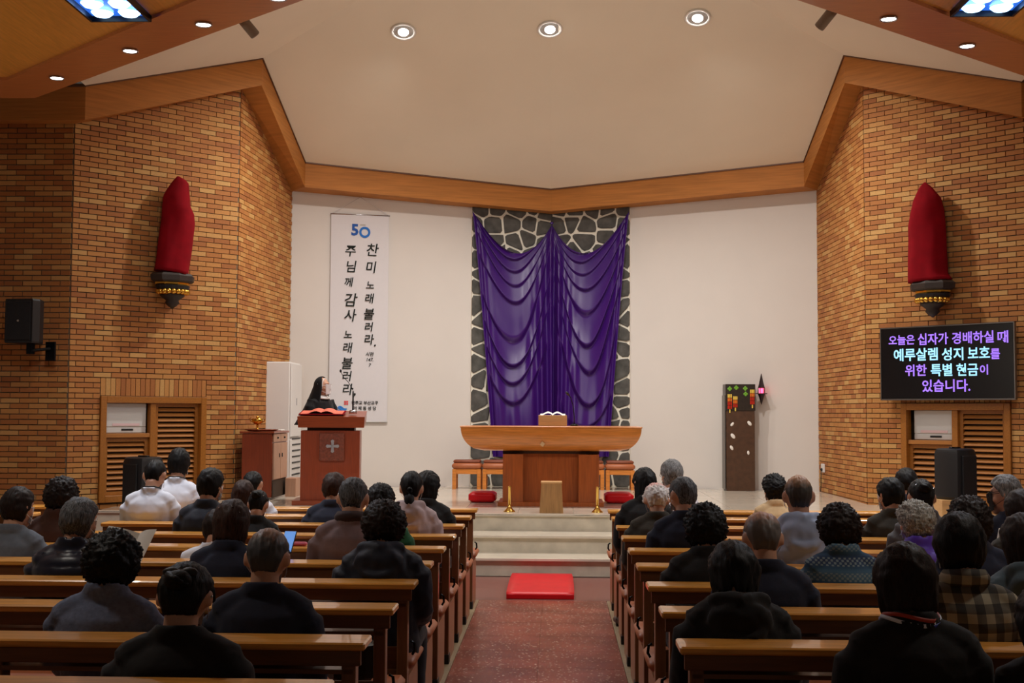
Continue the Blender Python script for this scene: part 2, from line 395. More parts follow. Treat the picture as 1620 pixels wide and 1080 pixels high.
# ------------------------------------------------------------------ ceiling bands
Q = {0: Vector((-5.353, 14.285, 0)), 1: Vector((-3.69, 15.93, 0)), 2: Vector((-3.56, 18.15, 0)), 3: Vector((.02, 19.15, 0)),
     4: Vector((3.66, 18.15, 0)), 5: Vector((3.75, 15.93, 0)), 6: Vector((5.35, 14.285, 0)), -1: Vector((-8.8, 14.285, 0)), 7: Vector((8.8, 14.285, 0))}
ZT = {-1: 5.42, 0: 5.42, 1: 6.2, 2: 5.29, 3: 5.07, 4: 5.29, 5: 6.2, 6: 5.42, 7: 5.42}
ZB = {-1: 5.02, 0: 5.02, 1: 5.85, 2: 4.93, 3: 4.735, 4: 4.93, 5: 5.85, 6: 5.02, 7: 5.02}
WP = {-1: Vector((-8.8, 14.5, 0)), 0: AL, 1: CL, 2: WL, 3: WC, 4: WR, 5: CR, 6: AR, 7: Vector((8.8, 14.5, 0))}
for n, (a, b) in enumerate([(i, i+1) for i in range(-1, 7)]):
    rs = []; rm = []
    for k in (a, b):
        q, wv = Q[k], WP[k]; up = Vector((0, 0, 1))
        rs.append([q+up*ZB[k], q+up*ZT[k], wv+up*(ZT[k]+.02), wv+up*(ZB[k]+.005)])
        d = (q-wv).normalized()*.02
        rm.append([q+d+up*(ZT[k]-.012), q+d+up*(ZT[k]+.022), q-d*4+up*(ZT[k]+.022), q-d*4+up*(ZT[k]-.012)])
    o = struct(MB().rings(rs).build('trim_%d' % (n+4), M_OAK))
    MB().rings(rm).build('cornice_rim', M_OAKD, o)
# ------------------------------------------------------------------ white faceted ceiling
V3 = lambda k, dz=.0: Vector((Q[k].x, Q[k].y, ZT[k]+dz))
APX = Vector((.02, 13.44, 7.4)); FR = Vector((0, 7.6, 6.9)); GB = 5.42
cb = MB()
for tri in [(V3(1), V3(2), APX), (V3(2), V3(3), APX), (V3(3), V3(4), APX), (V3(4), V3(5), APX),
            (V3(0), V3(1), APX), (V3(0), APX, FR), (V3(5), V3(6), APX), (V3(6), FR, APX)]: cb.quad(*tri)
# faces above the wall tops behind the bands
for a, b in [(i, i+1) for i in range(0, 6)]:
    pass
LB0, LB1 = Vector((-5.232, 12.6, 0)), Vector((0, 7.94, 0)); RB0 = Vector((5.232, 12.55, 0))
up = Vector((0, 0, 1))
cb.quad(LB0+up*GB, LB1+up*GB, FR, V3(0)); cb.quad(LB1+up*GB, RB0+up*GB, V3(6), FR)
ce = struct(cb.build('ceiling', M_CEIL, normals=False))
# wooden beams with lamps and the panelled side ceilings
ZS = 4.85
def slab(name, pts, z0, z1, m): 
    b = MB(); b.rings([[Vector((p[0], p[1], z0)) for p in pts], [Vector((p[0], p[1], z1)) for p in pts]]); return struct(b.build(name, m))
beam_l = slab('ceiling_beam_left', [(-8.7, 12.6), (-5.232, 12.6), (0, 7.94), (0, 7.1), (-5.22, 11.91), (-8.7, 11.91)], ZS, ZS+.55, M_BEAM)
beam_r = slab('ceiling_beam_right', [(8.7, 12.55), (5.232, 12.55), (0, 7.94), (0, 7.1), (5.22, 11.91), (8.7, 11.91)], ZS, ZS+.55, M_BEAM)
pan_l = slab('ceiling_left', [(-8.7, 11.91), (-5.22, 11.91), (0, 7.1), (0, 1), (-8.7, 1)], ZS+.03, ZS+.1, M_PANEL)
pan_r = slab('ceiling_right', [(8.7, 11.91), (5.22, 11.91), (0, 7.1), (0, 1), (8.7, 1)], ZS+.03, ZS+.1, M_PANEL)
def round_lamp(name, label, M, r, deep, group, gm=G_LAMP):
    t = thing(name, label, 'light', group=group); t.matrix_world = M
    MB().rings([[Vector((math.cos(a)*q, math.sin(a)*q, z)) for a in [2*PI*i/28 for i in range(28)]] for q, z in ((r, .0), (r*1.12, -.004), (r*1.16, -.012), (r*1.1, -.02), (r*.97, -.016), (r*.9, -.004))], closed=True).build('trim_ring', M_WHITE if deep else M_STEEL, t, True)
    if deep:
        MB().lathe([(r*.95, -.006), (r*.86, .001), (r*.5, .001)], n=28).build('reflector', M_WHITE, t, True)
        MB().ell((0, .0, -.012), (r*.48, r*.48, r*.26), 20, 10).build('bulb', gm, t, True)
    else: MB().lathe([(r*.94, -.004), (r*.8, -.014), (r*.3, -.02)], n=24).build('bulb', gm, t, True)
    return t
names = {-4.684: 'leftmost small round lamp in the left wooden beam', -3.669: 'small round lamp in the left wooden beam, second from the left', -2.803: 'small round lamp in the left beam, nearest the left grey spotlight', -2.042: 'small round lamp cut by the top edge in the left beam',
         3.653: 'small round lamp in the right wooden beam, near the right square light', 2.783: 'small round lamp in the right beam beside the right grey spotlight', 2.05: 'small round lamp cut by the top edge in the right beam', 4.55: 'small round lamp at the far right end of the right beam'}
for x, y in BEAM_L + BEAM_R[:3]:
    round_lamp('beam_downlight', names[x], Matrix.Translation((x, y, ZS)), .062, False, 'round lamps in the wooden beams')
def facet_frame(p, a, b, c):
    n = (b-a).cross(c-a).normalized()
    if n.z < 0: n = -n
    x = Vector((1, 0, 0)); x = (x-n*x.dot(n)).normalized(); y = n.cross(x)
    d = (p-a).dot(n); p = p-n*d-n*.004
    return Matrix(((x.x, y.x, n.x, p.x), (x.y, y.y, n.y, p.y), (x.z, y.z, n.z, p.z), (0, 0, 0, 1)))
for p, fa, lb in ((DL[0], (2, 3), 'left of the three round lamps recessed in the white ceiling'), (DL[1], (2, 3), 'middle of the three round lamps recessed in the white ceiling'), (DL[2], (3, 4), 'right of the three round lamps recessed in the white ceiling')):
    round_lamp('recessed_downlight', lb, facet_frame(Vector(p), V3(fa[0]), V3(fa[1]), APX), .14, True, 'recessed lamps over the altar')
for (x, y, z), lb in zip(SPOTS, ('grey cylinder spotlight behind the left wooden beam', 'grey cylinder spotlight behind the right wooden beam')):
    s = -1 if x < 0 else 1
    q = atY(391 if x < 0 else 1309, 40 if x < 0 else 27, y+.15)
    t = thing('ceiling_spotlight', lb, 'light', q, 0, 'grey spotlights behind the beams')
    d = Vector((-s*.35, .35, -.42)).normalized()
    MB().tube([d*-.13, d*-.12, d*.1, d*.11], [.035, .045, .045, .04], 16).build('lamp_housing', mat('grey_metal', srgb(150, 142, 130), .5), t, True)
    MB().tube([d*-.1, Vector((0, 0, .16)), Vector((0, -.05, 5.4-q.z))], .012, 8).build('bracket', MATS['grey_metal'], t)
# square blue-lit fixtures
for sx, cx_ in ((-1, -3.44), (1, 3.49)):
    t = thing('square_ceiling_light', 'square blue-lit ceiling light of many bulbs, at the %s top corner' % ('left' if sx < 0 else 'right'), 'light', (cx_, 9.55, ZS), 0, 'square ceiling lights')
    MB().box((0, 0, .022), (.46, .92, .012)).build('reflector_tray', mat('blue_tray', srgb(60, 110, 200), .25, .6, emit=((.03, .18, .9, 1), .8)), t)
    fr = MB()
    for c, d in (((0, .465, -.006), (.5, .02, .05)), ((0, -.465, -.006), (.5, .02, .05)), ((.24, 0, -.006), (.02, .93, .05)), ((-.24, 0, -.006), (.02, .93, .05))): fr.box(c, d)
    fr.build('housing_frame', M_BLACKM, t)
    for i in range(2):
        for j in range(4):
            MB().lathe([(.088, -.004), (.06, -.03), (.02, -.036)], c=(-.11+.22*i, .345-.23*j, .01), n=20).build('bulb', G_BLUE, t, True)
# ------------------------------------------------------------------ windows with louvres on the slanted walls
def window(name, M, hole, lefty):
    u0, u1, z0, z1 = hole[:4]; W = u1-u0
    par = bpy.data.objects.new(name, None); C.objects.link(par); par.matrix_world = M @ Matrix.Translation((u0, 0, 0)); struct(par, 'wooden louvred window with an air conditioner behind its upper opening, %s slanted wall' % ('left' if lefty else 'right'))
    f = MB(); fw = .075
    f.box((fw/2, (z0+z1)/2, -.02), (fw, z1-z0, .12), bev=.004); f.box((W-fw/2, (z0+z1)/2, -.02), (fw, z1-z0, .12), bev=.004)
    f.box((W/2, z1-.04, -.02), (W-2*fw, .08, .118), bev=.004); f.box((W/2, z0+.04, -.02), (W-2*fw, .08, .118), bev=.004)
    f.build('window_frame', M_FRAME, par)
    xm = W*.49 if lefty else W*.5
    MB().box((xm, (z0+z1)/2, -.03), (.075, z1-z0-.161, .09), bev=.004).build('mullion', M_FRAME, par)
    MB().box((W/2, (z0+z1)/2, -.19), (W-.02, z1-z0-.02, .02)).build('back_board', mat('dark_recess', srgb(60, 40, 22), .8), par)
    a0, a1 = fw+.002, xm-.039; b0, b1 = xm+.039, W-fw-.002
    zo = z1-.50    # bottom of the opening with the air conditioner
    for q0, q1, za, zb, nm in ((a0, a1, z0+.081, zo, 'left_leaf'), (b0, b1, z0+.081, z1-.081, 'right_leaf')):
        fr = MB(); sw = .045
        fr.box((q0+sw/2, (za+zb)/2, -.05), (sw, zb-za, .04)); fr.box((q1-sw/2, (za+zb)/2, -.05), (sw, zb-za, .04))
        fr.box(((q0+q1)/2, zb-sw/2, -.05), (q1-q0-2*sw, sw, .038)); fr.box(((q0+q1)/2, za+sw/2, -.05), (q1-q0-2*sw, sw, .038))
        lf = fr.build('shutter_leaf', M_FRAME, par)
        n = int((zb-za-2*sw)/.062); st_ = (zb-za-2*sw)/n
        sm = MB().box((0, 0, 0), (q1-q0-2*sw-.002, .056, .012), rx=0, bev=.002).mesh('slat', M_LOUV)
        for i in range(n):
            o = link('slat', sm, lf); o.location = ((q0+q1)/2, za+sw+(i+.5)*st_, -.05); o.rotation_euler = (math.radians(-48), 0, 0)
    MB().box(((a0+a1)/2, zo+.03, -.03), (a1-a0, .05, .08), bev=.004).build('sill_rail', M_LOUV, par)
    ac = thing('window_air_conditioner', 'white boxed air conditioner in the upper %s window opening' % ('left' if lefty else 'right'), 'air conditioner', group=None)
    ac.matrix_world = M @ Matrix.Translation((u0+(a0+a1)/2+(.0 if lefty else .03), zo+.06, -.1))
    wd = (a1-a0)*.93
    MB().box((0, .215, 0), (wd, .29, .1), bev=.01).build('upper_casing', mat('ac_white', srgb(206, 204, 200), .5), ac)
    MB().box((0, .035, -.005), (wd, .07, .1), bev=.006).build('lower_casing', MATS['ac_white'], ac)
    MB().box((.02, .04, .047), (.15, .022, .006)).build('air_outlet', M_BLACK, ac)
    MB().box((0, .1, .052), (wd*.66, .03, .004)).build('notice_strip', mat('notice_pink', srgb(222, 190, 190), .7), ac)
window('window_1', ML, WIN_L, True); window('window_2', MR, WIN_R, False)
# ------------------------------------------------------------------ stone panel behind the drape
def clip(poly, a, b, c):  # keep a*x+b*y<=c
    out = []
    for i in range(len(poly)):
        p, q = poly[i], poly[(i+1) % len(poly)]; dp, dq = a*p[0]+b*p[1]-c, a*q[0]+b*q[1]-c
        if dp <= 0: out.append(p)
        if dp*dq < 0: t = dp/(dp-dq); out.append((p[0]+t*(q[0]-p[0]), p[1]+t*(q[1]-p[1])))
    return out
X0, X1, Z0s, Z1s = -1.19, 1.225, ST+.003, 4.86
stone_wall = bpy.data.objects.new('wall_back_stone', None); C.objects.link(stone_wall); struct(stone_wall, 'panel of dark rubble stones in white pointing behind the purple drape')
M_STONE = mat('dark_stone', srgb(80, 78, 74), .9, var=.35, scale=9, bump=.6)
M_POINT = mat('white_pointing', srgb(228, 222, 206), .9, var=.06, scale=20)
for (xa, xb, P, Qq) in ((X0, WC.x, WL, WC), (WC.x, X1, WC, WR)):
    u = (Qq-P).normalized(); M = frame(P, u); ua = (Vector((xa, wy(xa), 0))-P).dot(u); ub = (Vector((xb, wy(xb), 0))-P).dot(u)
    MB().prism([(ua, Z0s), (ub, Z0s), (ub, Z1s), (ua, Z1s)], .035, M).build('pointing', M_POINT, stone_wall)
    rnd = random.Random(5 if xa < 0 else 11); pts = []
    nx, nz = 5, 18; dx, dz = (ub-ua)/nx, (Z1s-Z0s)/nz
    for j in range(nz):
        for i in range(nx): pts.append((ua+(i+.5+rnd.uniform(-.42, .42))*dx, Z0s+(j+.5+rnd.uniform(-.42, .42))*dz))
    for i, p in enumerate(pts):
        poly = [(ua, Z0s), (ub, Z0s), (ub, Z1s), (ua, Z1s)]
        for k, q in enumerate(pts):
            if k != i and abs(q[0]-p[0]) < .8 and abs(q[1]-p[1]) < .8 and poly:
                a, b = q[0]-p[0], q[1]-p[1]; l = math.hypot(a, b)
                g_ = .013+.010*abs(noise.noise(Vector((p[0]+q[0], p[1]+q[1], 3))*9))
                poly = clip(poly, a, b, a*(p[0]+q[0])/2+b*(p[1]+q[1])/2-g_*l)
        if len(poly) < 3: continue
        ar = abs(sum(poly[k][0]*poly[(k+1) % len(poly)][1]-poly[(k+1) % len(poly)][0]*poly[k][1] for k in range(len(poly))))/2
        if ar < .002: continue
        rp = []
        for k in range(len(poly)):
            a, b = poly[k], poly[(k+1) % len(poly)]
            rp += [(a[0]*.85+b[0]*.15, a[1]*.85+b[1]*.15), (a[0]*.15+b[0]*.85, a[1]*.15+b[1]*.85)]
        cxp = sum(a[0] for a in rp)/len(rp); cyp = sum(a[1] for a in rp)/len(rp); h = rnd.uniform(.048, .06)
        b = MB(); b.rings([[M @ Vector((x, y, .03)) for x, y in rp], [M @ Vector((x, y, h-.006)) for x, y in rp],
                           [M @ Vector((cxp+(x-cxp)*.86, cyp+(y-cyp)*.86, h)) for x, y in rp]])
        b.build('stone', M_STONE, stone_wall)
# ------------------------------------------------------------------ purple drape
def sm_(a, b, x): t = min(1, max(0, (x-a)/(b-a))); return t*t*(3-2*t)
def drape():
    K = lambda px, y, Y=19.2: atY(px, y, Y)
    def fn_half(side):
        def fn(s, v):
            yb = 400+322*v; ye = 336+386*v**1.55; yc = 352+370*v**2.6
            xe = (748+32*v**1.3) if side < 0 else (995-32*v**1.3); xc = 873
            sm = s; sag = max(0, yb-(ye*(1-.5)+yc*.5)); 
            skew = s**1.12
            y = ye*(1-s)+yc*s + sag*(4*skew*(1-skew))*1.0
            x = xe+(xc-xe)*(s if v < .3 else s)
            # swag bulge and folds
            env = (4*s*(1-s))**.6
            ph = 9.2*v**.66 + .34*math.sin(4*s+side*2) + .95*noise.noise(Vector((s*1.6, v*3.2+side*7, 1)))
            fp = ph % 1.0; fold = fp**1.1*(1-sm_(.80, 1, fp))*1.15
            A = .125*(.62+.38*sm_(.1, .5, v))*(1-.45*sm_(.72, 1, v))*(.8+.45*noise.noise(Vector((side*3, math.floor(ph)*1.7, s))))
            d = .05+A*env*fold+.06*env
            # tall folds falling from the peak
            g1 = math.exp(-((1-s)/.26)**2); d *= 1-.5*math.exp(-((1-s)/.22)**2)
            d += g1*min(1, v*1.8)*(.055*math.cos(2*PI*((1-s)*(7.2+1.5*side*.3))+.8*v+side)+.04)
            ce_ = math.exp(-((s)/.12)**2); d += ce_*.02*math.cos(s*60)
            # long hanging pleats towards the hem
            d += .022*min(1, max(0, v-.55)*2.6)*math.cos(2*PI*s*4.3+2*v)
            p = K(x, min(y, 722)); q = Vector((p.x, wy(p.x)-.065-d, p.z)); return q
        return fn
    t = thing('purple_drape', 'purple satin drape in two swags hung over the dark stone panel', 'drape', (0, 19.3, ST+.02))
    for side, nm in ((-1, 'left_swag'), (1, 'right_swag')):
        b = MB().grid(fn_half(side), 130, 260)
        o = b.build('drape_swag', M_PURPLE, t, True); o.data.transform(Matrix.Translation((0, -19.3, -ST-.02)))
    MB().box((0, .0, .0), (.05, .05, .04), bev=.012).build('drape_knot', M_PURPLE, t).location = Vector((atY(873, 352, 19.2).x, -.1, atY(873, 352, 19.2).z-ST-.03))
drape()
# ------------------------------------------------------------------ banner on the white wall
def hit(px, py, M):   # local coordinates on plane z=0 of frame M
    d = ray(px, py); n = M.to_3x3() @ Vector((0, 0, 1)); o = M.translation
    p = CAM + d*((o-CAM).dot(n)/d.dot(n)); return M.inverted() @ p
uW = (WC-WL).normalized(); MBN = frame(Vector((-3.3, wy(-3.3), 0)), uW); MBN = MBN @ Matrix.Translation((0, 0, .03))
tl, br_ = hit(524, 338, MBN), hit(612, 667, MBN)
MBN = MBN @ Matrix.Translation((tl.x, br_.y, 0)); BW, BH = br_.x-tl.x, tl.y-br_.y
bn = thing('hanging_banner', 'long white cloth banner with black brush lettering left of the purple drape', 'banner'); bn.matrix_world = MBN
M_BAN = mat('banner_cloth', srgb(212, 208, 210), .85, var=.01); M_INK = mat('ink', srgb(22, 28, 24), .9)
def bpt(i, j): return Vector((BW*i, BH*j, .004*math.sin(j*9)+.002*math.sin(i*5)))
bb = MB().grid(lambda i, j: bpt(i, j), 8, 24).build('banner_sheet', M_BAN, bn, True, False)
MB().tube([(-.012, BH, 0), (BW+.012, BH, 0)], .01, 10).build('top_rod', M_STEEL, bn, True)
MB().tube([(-.012, 0, 0), (BW+.012, 0, 0)], .012, 10).build('bottom_rod', mat('rod_grey', srgb(200, 198, 196), .5), bn, True)
MB().tube([(.0, BH, 0), (BW/2, BH+.27, -.01), (BW, BH, 0)], .0025, 6).build('hanging_cord', M_STEEL, bn)
def btext(nm, s, px, py, szpx, m=M_INK, bold=.0, shear=0, align='CENTER', ext=.001):
    p = hit(px, py, MBN); k = .0094*szpx*.88
    return add_text(nm, s, Matrix.Translation((p.x, p.y, .012)), k, m, bn, bold=bold, shear=shear, align=align, ext=ext)
for s, x, y, z in (('주', 553.6, 398, 23), ('님', 554.5, 423, 23), ('께', 551, 447, 18), ('감', 553.6, 476, 26), ('사', 553, 500, 24), ('노', 550, 530, 17), ('래', 549, 551, 20), ('불', 548, 576, 23), ('러', 548, 596, 20), ('라', 549, 617, 22), (',', 561, 618, 24),
                   ('찬', 588, 397, 25), ('미', 586, 424, 23), ('노', 585, 452, 17), ('래', 583.5, 473, 19), ('불', 582.7, 498, 22), ('러', 582.7, 518, 18), ('라', 582.7, 538, 20), ('.', 593, 541, 24)):
    btext('brush_lettering', s, x, y, z, bold=.002, shear=.15)
for s, x, y, z in (('시편', 584.4, 560.5, 8), ('147.', 584.5, 569, 8), ('7', 584.4, 577.5, 8)): btext('verse_lettering', s, x, y, z, bold=.0008, shear=.2)
btext('parish_lettering', '천주교 부산교구', 577, 637.5, 7.2, bold=.0012); btext('parish_lettering', '거 제 동 성 당', 577, 646, 7.2, bold=.0012)
btext('anniversary_number', '5', 561.5, 364.5, 28, mat('banner_blue', srgb(30, 82, 160), .8), bold=.008)
p = hit(577, 367.5, MBN)
MB().rings([[Vector((p.x+r*math.cos(2*PI*i/28), p.y+r*math.sin(2*PI*i/28), z)) for i in range(28)] for r, z in ((.084, .008), (.084, .012), (.05, .012), (.05, .008))], closed=True).build('anniversary_number', mat('banner_blue2', srgb(40, 110, 190), .8), bn)
p = hit(574, 356, MBN)
for dz_ in (.006, -.006): MB().box((p.x, p.y+dz_, .006), (.085, .005, .002)).build('small_caption', mat('caption_grey', srgb(170, 160, 140), .8), bn)
p = hit(541, 645, MBN); em = MB()
for k in range(3):
    em.rings([[Vector((p.x-.075+.15*i/12, p.y-.02*k+.018*math.sin(i/12*2*PI+k)+w_*(.018*math.sin(PI*i/12)), .012)) for w_ in (-1, 1)] + [Vector((p.x-.075+.15*i/12, p.y-.02*k+.018*math.sin(i/12*2*PI+k), .014))] for i in range(13)])
em.build('wave_emblem', mat('emblem_blue', srgb(40, 120, 200), .8), bn)
p = hit(547.5, 637, MBN)
MB().box((p.x-.016, p.y+.016, .012), (.026, .026, .003)).box((p.x+.016, p.y+.016, .012), (.026, .026, .003)).box((p.x-.016, p.y-.016, .012), (.026, .026, .003)).box((p.x+.016, p.y-.016, .012), (.026, .026, .003)).build('red_emblem', mat('emblem_red', srgb(215, 70, 70), .8), bn)
# ------------------------------------------------------------------ altar
t = thing('altar', 'wide wooden altar with curved hull-shaped top before the purple drape', 'altar', (.05, 15.45, ST))
rs = []
for k in range(11):
    f_ = k/10; s_ = math.sqrt(max(0, 1-(1-f_)**2)); hw = .80+.27*s_; hd = .26+.19*s_; z = .655+.275*f_
    rs.append([Vector((x, y, z)) for x, y in [(-hw, -hd), (-hw*.5, -hd-.012), (0, -hd-.015), (hw*.5, -hd-.012), (hw, -hd), (hw, hd), (0, hd), (-hw, hd)]])
sharp(MB().rings(rs).build('altar_top', M_ALTAR, t), 40)
MB().box((0, 0, .94), (2.16, .92, .02), bev=.006).build('altar_slab', M_ALTAR, t)
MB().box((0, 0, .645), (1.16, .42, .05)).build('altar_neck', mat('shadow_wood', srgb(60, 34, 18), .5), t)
MB().box((0, 0, .33), (.82, .40, .6), bev=.005).build('altar_core', M_ALTARV, t)
for sx in (-1, 1):
    prof = [(sx*.33, -.34), (sx*.46, -.325), (sx*.575, -.28), (sx*.575, .28), (sx*.42, .28), (sx*.42, -.2), (sx*.33, -.24)]
    if sx > 0: prof = prof[::-1]
    MB().prism(prof, .565, Matrix.Translation((0, 0, .05))).build('altar_pylon', M_ALTARV, t)
MB().box((0, 0, .025), (1.26, .72, .05), bev=.004).build('altar_plinth', M_ALTARV, t)
for i, (x, z, rz) in enumerate(((-.1, .72, .5),)):
    MB().box((x, -.44, z+.02), (.05, .012, .05), rz=rz, ry=.6, bev=.004).build('carved_fish_mark', mat('mark_pale', srgb(214, 176, 130), .6), t)
bs = thing('book_stand', 'small light oak missal stand on the altar', 'stand', (.07, 15.1, ST+.952))
b = MB(); b.box((0, -.0, .065), (.34, .02, .13), bev=.003); b.box((0, .12, .04), (.34, .22, .08)); b.build('stand_box', M_LIGHTWOOD, bs)
ob = thing('open_missal', 'open white paged book lying on the altar stand', 'book', (.07, 15.22, ST+.952+.083))
for sx in (-1, 1):
    MB().grid(lambda i, j, sx=sx: Vector((sx*i*.15, -.1+.2*j, .045+.03*math.sin(min(1, i*1.3)*PI)*(1-.3*i)+.02*j)), 10, 3).build('page_block', M_PAPER, ob, True)
MB().box((0, 0, .012), (.32, .22, .022), bev=.004).build('book_cover', M_CLOTH_RED, ob)
mc = thing('altar_microphone', 'black gooseneck microphone standing on the altar', 'microphone', (.33, 15.45, ST+.952))
MB().lathe([(.05, 0), (.05, .012), (.015, .03)], n=20).build('microphone_base', M_BLACKM, mc, True)
MB().tube([(0, 0, .02), (.0, 0, .12), (-.012, -.01, .24), (-.04, -.04, .34), (-.07, -.07, .38)], .006, 8).build('gooseneck', M_BLACKM, mc, True)
MB().tube([(-.066, -.066, .375), (-.09, -.09, .40), (-.1, -.1, .408)], [.012, .016, .01], 10).build('microphone_head', M_BLACK, mc, True)
# kneeler-height oak plinth, candlesticks
t = thing('oak_pedestal', 'small tapered light oak pedestal on the stage edge before the altar', 'pedestal', (.062, 14.22, ST))
def taper(w0, d0, w1, d1, z0, z1): return [[Vector((x*w_/2, y*d_/2, z)) for x, y in ((-1, -1), (1, -1), (1, 1), (-1, 1))] for w_, d_, z in ((w0, d0, z0), (w1, d1, z1))]
MB().rings(taper(.265, .24, .225, .2, 0, .325)).build('pedestal_body', M_LIGHTWOODV, t)
MB().box((0, 0, .335), (.235, .21, .02), bev=.003).build('pedestal_top', M_LIGHTWOOD, t)
cs0 = None
for x, lb in ((-.409, 'brass candlestick on the stage edge left of the oak pedestal'), (.575, 'brass candlestick on the stage edge right of the oak pedestal')):
    t = thing('brass_candlestick', lb, 'candlestick', (x, 14.25, ST), 0, 'candlesticks on the stage edge')
    MB().lathe([(.065, 0), (.066, .006), (.05, .02), (.028, .045), (.016, .07), (.014, .08)], n=24).build('foot', M_BRASS, t, True)
    MB().lathe([(.0145, .08), (.0145, .27), (.018, .275), (.018, .285), (.008, .287)], n=16).build('stem', M_BRASS, t, True)
# floor cushions on the stage
def cushion(name, lb, loc, d, grp, m, puff=.5):
    b = MB()
    def f(th, ph): pass
    bm = b.bm; r = bmesh.ops.create_cube(bm, size=1); bmesh.ops.subdivide_edges(bm, edges=bm.edges[:], cuts=7, use_grid_fill=True)
    for v in bm.verts:
        x, y, z = v.co*2; e = (1-abs(x)**6)*(1-abs(y)**6)
        n = noise.noise(Vector((x*2+loc[0], y*2, z)))*.05
        v.co = Vector((x*d[0]/2*(1-.03*abs(y)**4), y*d[1]/2, (z*(puff+(1-puff)*e**.5)+n)*d[2]/2))
    o = b.build(name, m, None, True); o.location = (loc[0], loc[1], loc[2]+d[2]/2); return tag(o, lb, 'cushion', grp)
cushion('kneeling_cushion', 'red satin kneeling cushion on the stage left of the altar', (-.80, 15.85, ST), (.34, .45, .13), 'red cushions beside the altar', M_RED_SATIN)
cushion('kneeling_cushion', 'red satin kneeling cushion on the stage right of the altar', (.89, 15.85, ST), (.36, .45, .13), 'red cushions beside the altar', M_RED_SATIN)
o = cushion('kneeling_mat', 'flat bright red satin mat on the aisle floor before the steps', (-.025, 12.13, 0.0), (.62, 1.5, .045), None, M_RED_SATIN, .92)
# stools
def stool():
    t = thing('leather_stool', 'x', 'stool', group='stools behind the altar')
    b = MB()
    b.build('stool_frame', M_ALTAR, t) if False else None
    MB().box((0, -.17, .255), (.335, .03, .07)).build('apron', M_ALTAR, t); MB().box((0, .17, .255), (.335, .03, .07)).build('apron', M_ALTAR, t)
    for x in (-.17, .17): MB().box((x, 0, .255), (.03, .31, .07)).build('apron', M_ALTAR, t)
    for x in (-.18, .18):
        for y in (-.17, .17): MB().box((x, y, .145), (.055, .05, .29), bev=.003).build('leg', M_ALTAR, t)
    o = MB().box((0, 0, .335), (.43, .41, .09), bev=.03).build('upholstered_seat', M_LEATHER, t); sharp(o, 60)
    o = MB().box((0, .0, .40), (.39, .37, .04), bev=.012).build('seat_pad', mat('dark_leather', srgb(128, 66, 40), .45), t); sharp(o, 60)
    return t
st0 = stool()
for i, (x, lb) in enumerate(((-1.19, 'leather topped wooden stool at the far left behind the altar'), (-.75, 'leather stool second from left, partly hidden by the altar'), (.60, 'leather stool mostly hidden behind the right of the altar'), (1.04, 'leather topped wooden stool at the far right behind the altar'))):
    t = st0 if i == 0 else dup(st0); t.location = (x, 18.6, ST); t['label'] = lb
# ------------------------------------------------------------------ lectern, book, microphone
lec = thing('lectern', 'red-brown wooden lectern with silver cross, at the left of the stage', 'lectern', (-2.61, 15.3, ST), math.radians(6))
b = MB(); b.rings([[Vector(p) for p in ((-.38, -.28, .92), (.40, -.28, .92), (.40, .26, .98), (-.38, .26, .98))], [Vector(p) for p in ((-.39, -.30, 1.05), (.41, -.30, 1.05), (.41, .28, 1.12), (-.39, .28, 1.12))]]); b.build('reading_desk', M_RED_WOOD, lec)
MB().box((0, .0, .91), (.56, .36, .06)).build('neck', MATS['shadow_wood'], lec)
MB().box((0, -.02, .47), (.70, .44, .83), bev=.004).build('body', M_RED_WOODV, lec)
MB().box((0.02, -.255, .69), (.30, .03, .33), bev=.006).build('carved_panel', mat('carved_wood', srgb(120, 58, 38), .5, var=.3, scale=40, bump=.6), lec)
b = MB()
for a in range(4):
    R_ = Matrix.Translation((.03, -.276, .70)) @ Matrix.Rotation(a*PI/2, 4, 'Y')
    b.rings([[R_ @ Vector((x, y, z)) for x, y, z in ((-w_, -.005, h_), (w_, -.005, h_), (w_, .006, h_), (-w_, .006, h_))] for w_, h_ in ((.012, 0), (.016, .04), (.02, .066), (.004, .078))])
b.build('silver_cross', mat('silver', srgb(220, 222, 230), .3, .8), lec)
MB().box((-.0, 0, .028), (.88, .6, .056), bev=.004).build('plinth', M_RED_WOOD, lec)
bk = thing('lectionary', 'large open red-bound book on the lectern', 'book', (-2.71, 15.22, ST+1.085), math.radians(4)); bk.rotation_euler.x = math.radians(7)
M_BKR = mat('book_orange', srgb(232, 120, 96), .7)
for sx in (-1, 1): MB().grid(lambda i, j, sx=sx: Vector((sx*i*.25+(.02 if sx > 0 else -.02)*0, -.16+.32*j, .02+.035*math.sin(min(1, i*1.4+.12)*PI)*(1-.35*i))), 10, 3).build('page_block', M_BKR, bk, True)
MB().box((0, 0, .012), (.54, .35, .012), bev=.003).build('cover', M_CLOTH_RED, bk)
lm = thing('lectern_microphone', 'thin black gooseneck microphone on the right of the lectern', 'microphone', (-2.34, 15.2, ST+1.088))
MB().lathe([(.045, 0), (.045, .03), (.03, .045)], n=20, sx=1.1).build('microphone_base', M_STEEL, lm, True)
MB().tube([(0, 0, .04), (0, 0, .27)], .010, 10).build('stem', M_BLACKM, lm, True)
MB().tube([(0, 0, .27), (-.01, 0, .3), (-.06, 0, .38), (-.12, 0, .44), (-.15, 0, .5)], .004, 8).build('gooseneck', M_BLACKM, lm, True)
MB().ell((-.155, 0, .515), (.014, .014, .02), 12, 8).build('microphone_head', M_BLACK, lm, True)
